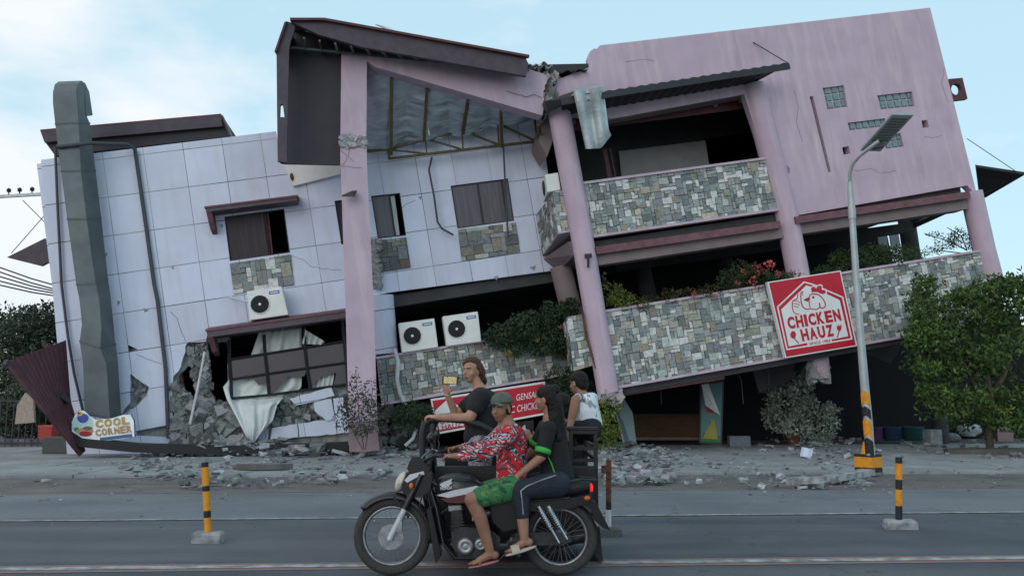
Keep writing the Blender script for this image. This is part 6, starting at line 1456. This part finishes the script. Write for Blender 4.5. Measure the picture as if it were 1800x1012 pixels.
# ======== driver ========
DY=7.66
D=lambda x,y,dy=0:Y_(x,y,DY)+Vector((0,dy,0))
e=person('man driving the motorcycle in an olive cap and red patterned jersey',D(905,872))
g=G(); hc=D(881,718,.0); fdir=Vector((-.48,-.87,-.03)); P=head(g,hc,fdir,(0.0,0,1),1.0)
chest=D(900,778);pel=D(900,855); neck=D(890,742,.02)
cap(g,hc+Vector((.015,.02,-.05)),neck,.052,.056)
shN=D(897,762,-.16);shF=D(886,757,.18); elN=D(852,796,-.24);wrN=D(806,797,-.31); elF=D(850,790,.26);wrF=D(806,790,.33)
chain(g,[neck,chest,pel],[.07,.13,.13]); cap(g,shN,shF,.06,.06)
chain(g,[shN,elN,wrN],[.055,.042,.028]); chain(g,[shF,elF,wrF],[.055,.042,.028])
hand(g,wrN,D(784,796,-.32)-wrN,(0.1,-.3,1),1,1.15); hand(g,wrF,D(784,792,.34)-wrF,(0.1,.3,1),-1,1.15)
hpN=D(900,855,-.10);hpF=D(900,855,.10); knN=D(831,873,-.21);knF=D(831,873,.21); anN=D(862,960,-.19);anF=D(862,960,.19)
chain(g,[hpN,knN],[.092,.062]); chain(g,[knN,knN.lerp(anN,.35)+Vector((.02,0,0)),anN],[.058,.058,.038]); chain(g,[hpF,knF],[.092,.062]); chain(g,[knF,anF],[.056,.036])
foot(g,anN,(-1,-.12,-.22)); foot(g,anF,(-1,.1,-.22))
skin_mesh(e,g,P,SK2)
g=G(); chain(g,[neck+Vector((0,0,-.02)),chest+Vector((0,-.0,.05)),chest,pel+Vector((0,0,.06)),pel+Vector((0,0,-.01))],[.066,.118,.134,.138,.145]); cap(g,shN+Vector((0,.03,.0)),shF+Vector((0,-.03,.0)),.076,.076)
chain(g,[shN,shN.lerp(elN,.25)],[.068,.064]); cloth(e,'jersey',g,'cloth_red_pattern')
for a_,b_,c_ in ((shN,elN,wrN),(shF,elF,wrF)):
    g=G(); chain(g,[a_.lerp(b_,.1),b_,b_.lerp(c_,.85)],[.070,.058,.042]); cloth(e,'sleeve',g,'cloth_sleeve_pattern')
g=G(); chain(g,[pel+Vector((0,0,.02)),hpN+Vector((0,0,0)),hpN.lerp(knN,.78)],[.125,.112,.086]); chain(g,[hpF,hpF.lerp(knF,.78)],[.11,.086]); cloth(e,'shorts',g,'cloth_green_pattern')
B=basis(fdir,(0,0,1)); Q=lambda r,f,u:hc+B@Vector((r,f,u))
g=G(); g.ell(Q(0,-.014,.050),(.086,.104,.082),22,14,B)
me=g; cp_=[(x,y,z) for x,y,z in g.v]
g2=G(); n=22
def capf(s,t):
    a=s*2*math.pi; ph=t*math.pi*.52; return Q(.088*math.sin(ph)*math.cos(a),-.016+.106*math.sin(ph)*math.sin(a),.055+.084*math.cos(ph))
g2.grid(capf,28,10); o=wobj('cap',g2,'cap_olive',e); o.modifiers.new('s','SOLIDIFY').thickness=.006
g2=G(); g2.grid(lambda s,t:Q((s-.5)*.150*(1-.25*t*t),.072+.068*t*(1-.9*(2*s-1)**2*.35),.060-.010*t-.026*(2*s-1)**2),14,6); o=wobj('cap_brim',g2,'cap_olive',e); o.modifiers.new('s','SOLIDIFY').thickness=.005
g2=G(); g2.ell(Q(0,-.028,.000),(.083,.086,.075),20,12,B); wobj('hair',g2,'hair_black',e)
for an_,nm in((anN,0),(anF,0)):
    g=G(); d=Vector((-1,-.12*(1 if an_ is anN else -1),-.22)).normalized(); dn=Vector((0,0,-1)); dn=(dn-d*dn.dot(d)).normalized(); x=d.cross(dn); B2=Matrix((x,d,-dn)).transposed(); g.ell(an_+d*.07+dn*.094,(.046,.135,.011),18,6,B2); g.tube([an_+d*.10+dn*.085+x*.042,an_+d*.11+dn*.036,an_+d*.10+dn*.085-x*.042],.008,6); wobj('sandal',g,'slipper_pink',e)
# ======== pillion woman ========
PYY=7.70
D=lambda x,y,dy=0:Y_(x,y,PYY)+Vector((0,dy,0))
e=person('long haired woman on the back seat in a dark tee with lime cuffs',D(975,872))
g=G(); hc=D(960,701,.0); fdir=Vector((-.93,.35,-.05)); P=head(g,hc,fdir,(0.02,0,1),.97)
neck=D(966,735); chest=D(974,775); pel=D(980,845); cap(g,hc+Vector((.02,0,-.05)),neck,.045,.05); chain(g,[neck,chest,pel],[.06,.11,.135])
shN=D(963,752,-.15);shF=D(960,750,.15); elN=D(950,800,-.20);wrN=D(911,832,-.17); elF=D(940,790,.2);wrF=D(905,825,.16)
cap(g,shN,shF,.05,.05); chain(g,[shN,elN,wrN],[.052,.040,.026]); chain(g,[shF,elF,wrF],[.05,.038,.025])
hand(g,wrN,D(893,846,-.16)-wrN,(-.3,-.6,.8),-1,.6,.92); hand(g,wrF,D(890,838,.16)-wrF,(-.3,.6,.8),1,.6,.92)
hpN=D(978,848,-.11);hpF=D(978,848,.11); knN=D(914,856,-.20);knF=D(912,856,.20); anN=D(921,938,-.21);anF=D(921,938,.2)
chain(g,[hpN,knN,knN.lerp(anN,.35),anN],[.10,.068,.06,.036]); chain(g,[hpF,knF,anF],[.10,.066,.036])
foot(g,anN,(-1,-.15,-.28),.93); foot(g,anF,(-1,.15,-.28),.93)
skin_mesh(e,g,P,SK3)
g=G(); chain(g,[neck+Vector((0.01,0,-.04)),chest+Vector((0,0,.02)),chest+Vector((0,0,-.08)),pel+Vector((0,0,.02))],[.058,.118,.128,.150]); cap(g,shN+Vector((0,.03,-.01)),shF+Vector((0,-.03,-.01)),.07,.07); chain(g,[shN,shN.lerp(elN,.80)],[.070,.064]); chain(g,[shF,shF.lerp(elF,.80)],[.068,.062]); cloth(e,'tee_shirt',g,'cloth_charcoal')
for a,b in((shN,elN),(shF,elF)):
    g=G(); d=(b-a).normalized(); c=a.lerp(b,.84); g.lathe(c-d*.035,d,[(0,.0655),(.003,.070),(.04,.068),(.043,.060)],20); wobj('sleeve_cuff',g,'lime',e)
g=G(); P0=D(962,800,-.145); g.tube([P0,D(968,812,-.16),D(974,830,-.155)],.006,5); wobj('piping',g,'lime',e)
g=G(); chain(g,[pel+Vector((0,0,.05)),pel],[.135,.15]); chain(g,[hpN,knN,knN.lerp(anN,.30),knN.lerp(anN,.52)],[.115,.080,.070,.060]); chain(g,[hpF,knF,knF.lerp(anF,.52)],[.115,.080,.060]); cloth(e,'trousers',g,'cloth_navy')
g=G(); pts=[D(975,830,-.262),D(950,838,-.290),D(925,848,-.305),D(915,856,-.302),D(917,872,-.285),D(919,896,-.277)]; pts=[p+Vector((0,.016,0)) for p in pts]; g.tube(pts,.006,5); wobj('side_stripe',g,'line_faint',e)
B=basis(fdir,(0,0,1)); Q=lambda r,f,u:hc+B@Vector((r,f,u))
g=G(); g.ell(Q(0,-.013,.050),(.087,.100,.076),20,14,B); g.ell(Q(0,-.040,.015),(.088,.078,.085),20,14,B); g.ell(Q(0,-.07,-.02),(.075,.05,.09),16,12,B); chain(g,[Q(0,-.075,-.03),D(978,740,-.02),D(985,775,-.03),D(986,806,-.03)],[.07,.075,.06,.028]); chain(g,[Q(.05,-.03,0),D(972,735,-.08),D(980,770,-.10)],[.04,.04,.03]); g.ell(Q(0,-.08,.075),(.05,.05,.045),14,10,B); cloth(e,'hair',g,'hair_black',.008)
for an_,sg_ in((anN,1),(anF,-1)):
    g=G(); d=Vector((-1,-.15*sg_,-.28)).normalized(); dn=Vector((0,0,-1)); dn=(dn-d*dn.dot(d)).normalized(); x=d.cross(dn); B2=Matrix((x,d,-dn)).transposed(); g.ell(an_+d*.055+dn*.090,(.050,.138,.016),20,8,B2)
    g.grid(lambda s,t:an_+d*(.065+.065*t)+dn*(.086-.062*math.sin(math.pi*s))+x*(.050*math.cos(math.pi*s)),12,3); o=wobj('slipper',g,'slipper_beige',e)
# ======== woman filming, standing in the sidecar ========
WY=8.35
D=lambda x,y,dy=0:Y_(x,y,WY)+Vector((0,dy,0))
fl=Vector((D(850,800).x,WY,z0))
e=person('woman standing in the sidecar in a black tee, filming with a phone',fl)
g=G(); hc=D(829,651,.0); fdir=Vector((-.60,-.80,-.03)); P=head(g,hc,fdir,(0,0,1),1.0)
neck=D(843,684); chest=D(849,712); wst=D(846,752); pel=D(846,778)
cap(g,hc+Vector((.03,.01,-.06)),neck,.05,.055); chain(g,[neck,chest,wst,pel],[.065,.13,.125,.15])
shN=D(846,697,-.17);shF=D(842,694,.15); elN=D(828,733,-.24);wrN=D(774,732,-.27); elF=D(800,728,.10);wrF=D(786,694,.02)
cap(g,shN,shF,.06,.06); chain(g,[shN,elN,wrN],[.060,.048,.030]); chain(g,[shF,elF,wrF],[.055,.042,.027])
hand(g,wrN,D(756,730,-.27)-wrN,(0,-.25,1),1,1.0); hand(g,wrF,D(781,672,-.01)-wrF,(-.5,-.75,.1),1,.35)
for s in(-1,1): chain(g,[pel+Vector((0,s*.09,-.02)),Vector((pel.x-.02,WY+s*.11,z0+.48)),Vector((pel.x+.02,WY+s*.11,z0+.10))],[.10,.065,.04]); foot(g,Vector((pel.x+.02,WY+s*.11,z0+.085)),(-1,0,0))
BR_=wrF
skin_mesh(e,g,P,SK1,extra=lambda v:(.5,.42,.35) if (v-BR_).length<.031 and abs((v-BR_).z)<.006 else None)
g=G(); chain(g,[neck+Vector((.005,0,-.03)),chest+Vector((0,0,.02)),chest,wst,pel+Vector((0,0,.06))],[.070,.135,.162,.155,.168]); cap(g,shN+Vector((0,.03,-.012)),shF+Vector((0,-.03,-.012)),.088,.086); chain(g,[shN,shN.lerp(elN,.50)],[.090,.080]); chain(g,[shF,shF.lerp(elF,.62)],[.078,.068]); cloth(e,'tee_shirt',g,'cloth_black')
g=G(); chain(g,[pel+Vector((0,0,.04)),pel],[.150,.158])
for s in(-1,1): chain(g,[pel+Vector((0,s*.09,-.02)),Vector((pel.x-.02,WY+s*.11,z0+.48)),Vector((pel.x+.02,WY+s*.11,z0+.14))],[.125,.09,.06])
cloth(e,'trousers',g,'cloth_floral')
B=basis(fdir,(0,0,1)); Q=lambda r,f,u:hc+B@Vector((r,f,u))
g=G(); g.ell(Q(.012,-.022,.058),(.088,.096,.074),20,14,B); g.ell(Q(0,-.045,.015),(.094,.080,.085),20,14,B); g.ell(Q(0,-.075,-.03),(.098,.068,.10),18,12,B); g.ell(Q(-.01,-.105,-.095),(.085,.05,.06),16,12,B); g.ell(Q(0.02,-.03,.075),(.085,.085,.060),16,12,B); chain(g,[Q(.076,-.01,.03),Q(.090,-.032,-.03),Q(.086,-.065,-.09)],[.020,.022,.024]); chain(g,[Q(-.076,-.0,.03),Q(-.090,-.032,-.03),Q(-.086,-.065,-.09)],[.020,.022,.024]); cloth(e,'hair',g,'hair_brown',.008)
# phone
ph=empty('mobile_phone',D(792,668,-.035),'black phone held up sideways by the standing woman, its screen lit','phone')
R3=basis((-.25,-.97,0),(0.04,0,1)); pc=D(792,668,-.035); g=G(); g.box(pc,(.158,.009,.077),R3); wobj('case',g,'phone_black',ph,bevel=.004)
g=G(); g.box(pc+R3@Vector((.0,.0052,0)),(.125,.001,.066),R3); wobj('screen',g,'phone_screen',ph)
# ======== boy in white ========
BY=8.45
D=lambda x,y,dy=0:Y_(x,y,BY)+Vector((0,dy,0))
e=person('boy in a printed white sleeveless shirt sitting on the rear rail',D(1030,757))
g=G(); hc=D(1017,673,.03); fdir=Vector((-.72,.69,-.12)); P=head(g,hc,fdir,(0,0,1),.93)
neck=D(1025,695); chest=D(1031,712); pel=D(1036,752); cap(g,hc+Vector((.01,-.01,-.05)),neck,.042,.048); chain(g,[neck,chest,pel],[.055,.105,.11])
shN=D(1011,702,-.09);shF=D(1046,700,.14); elN=D(1003,737,-.12);wrN=D(998,757,-.19); elF=D(1052,735,.2);wrF=D(1052,755,.1)
cap(g,shN,shF,.045,.045); chain(g,[shN,elN,wrN],[.046,.038,.024]); chain(g,[shF,elF,wrF],[.044,.036,.024]); hand(g,wrN,Vector((-.1,-.2,-1)),(-1,0,0),1,.8,.85); hand(g,wrF,Vector((.1,.2,-1)),(1,0,0),1,.8,.85)
for s in(-1,1):
    h=pel+Vector((0,s*.08,.0)); k=h+Vector((-.30,.10,-.03)); chain(g,[h,k,k+Vector((-.02,0,-.34))],[.075,.052,.032]); foot(g,k+Vector((-.02,0,-.36)),(-1,.2,0),.85)
skin_mesh(e,g,P,SK2)
g=G(); chain(g,[neck+Vector((0,0,-.045)),chest+Vector((0,0,.01)),chest+Vector((0,0,-.06)),pel+Vector((0,0,.04))],[.052,.112,.125,.125]); cap(g,shN.lerp(shF,.16),shN.lerp(shF,.90),.060,.060); cloth(e,'sleeveless_shirt',g,'cloth_white_print')
g=G(); cap(g,pel+Vector((0,-.05,.0)),pel+Vector((0,.05,.0)),.12,.12)
for s in(-1,1):
    h=pel+Vector((0,s*.08,.0)); chain(g,[h,h+Vector((-.26,.09,-.03))],[.10,.075])
cloth(e,'shorts',g,'cloth_black')
B=basis(fdir,(0,0,1)); Q=lambda r,f,u:hc+B@Vector((r,f,u))
g=G(); g.ell(Q(0,-.012,.046),(.079,.091,.070),20,14,B); g.ell(Q(0,-.032,.02),(.078,.074,.072),20,14,B); g.ell(Q(0,-.055,-.015),(.066,.046,.060),16,10,B); cloth(e,'hair',g,'hair_black',.007)
# ======== passenger seated inside the sidecar ========
HY=8.75
D=lambda x,y,dy=0:Y_(x,y,HY)+Vector((0,dy,0))
e=person('dark clothed passenger in the sidecar hidden behind the woman on the back seat',D(985,860))
g=G(); hc=D(984,712); fdir=Vector((-.97,.2,-.1)); P=head(g,hc,fdir,(0,0,1),.95); neck=D(988,740);chest=D(990,775);pel=D(990,850); cap(g,hc+Vector((.01,0,-.05)),neck,.045,.05); chain(g,[neck,chest,pel],[.06,.11,.13])
shN=D(985,755,-.14);elN=D(950,790,-.18);wrN=D(934,772,-.2); shF=D(985,755,.14);elF=D(955,800,.18);wrF=D(925,800,.16)
cap(g,shN,shF,.05,.05); chain(g,[shN,elN,wrN],[.05,.04,.026]); chain(g,[shF,elF,wrF],[.05,.04,.026]); hand(g,wrN,Vector((-.5,0,.9)),(.3,-1,0),1,.9,.92); hand(g,wrF,Vector((-1,0,0)),(0,0,1),1,.9,.92)
for s in(-1,1):
    h=pel+Vector((0,s*.10,0)); k=h+Vector((-.38,0,.03)); a=Vector((k.x-.02,k.y,z0+.09)); chain(g,[h,k,a],[.09,.062,.036]); foot(g,a,(-1,0,0))
skin_mesh(e,g,P,SK3)
g=G(); chain(g,[neck+Vector((0,0,-.04)),chest,pel+Vector((0,0,.02))],[.06,.135,.145]); cap(g,shN,shF,.07,.07); chain(g,[shN,shN.lerp(elN,.7)],[.07,.06]); chain(g,[shF,shF.lerp(elF,.7)],[.07,.06]); cloth(e,'tee_shirt',g,'cloth_black')
g=G()
for s in(-1,1):
    h=pel+Vector((0,s*.10,0)); k=h+Vector((-.38,0,.03)); a=Vector((k.x-.02,k.y,z0+.16)); chain(g,[h,k,a],[.115,.085,.06])
cloth(e,'trousers',g,'cloth_navy')
B=basis(fdir,(0,0,1)); Q=lambda r,f,u:hc+B@Vector((r,f,u)); g=G(); g.ell(Q(0,-.013,.050),(.087,.100,.076),20,14,B); g.ell(Q(0,-.040,.015),(.088,.078,.085),20,14,B); g.ell(Q(0,-.06,-.05),(.075,.045,.09),16,12,B); cloth(e,'hair',g,'hair_black',.008)
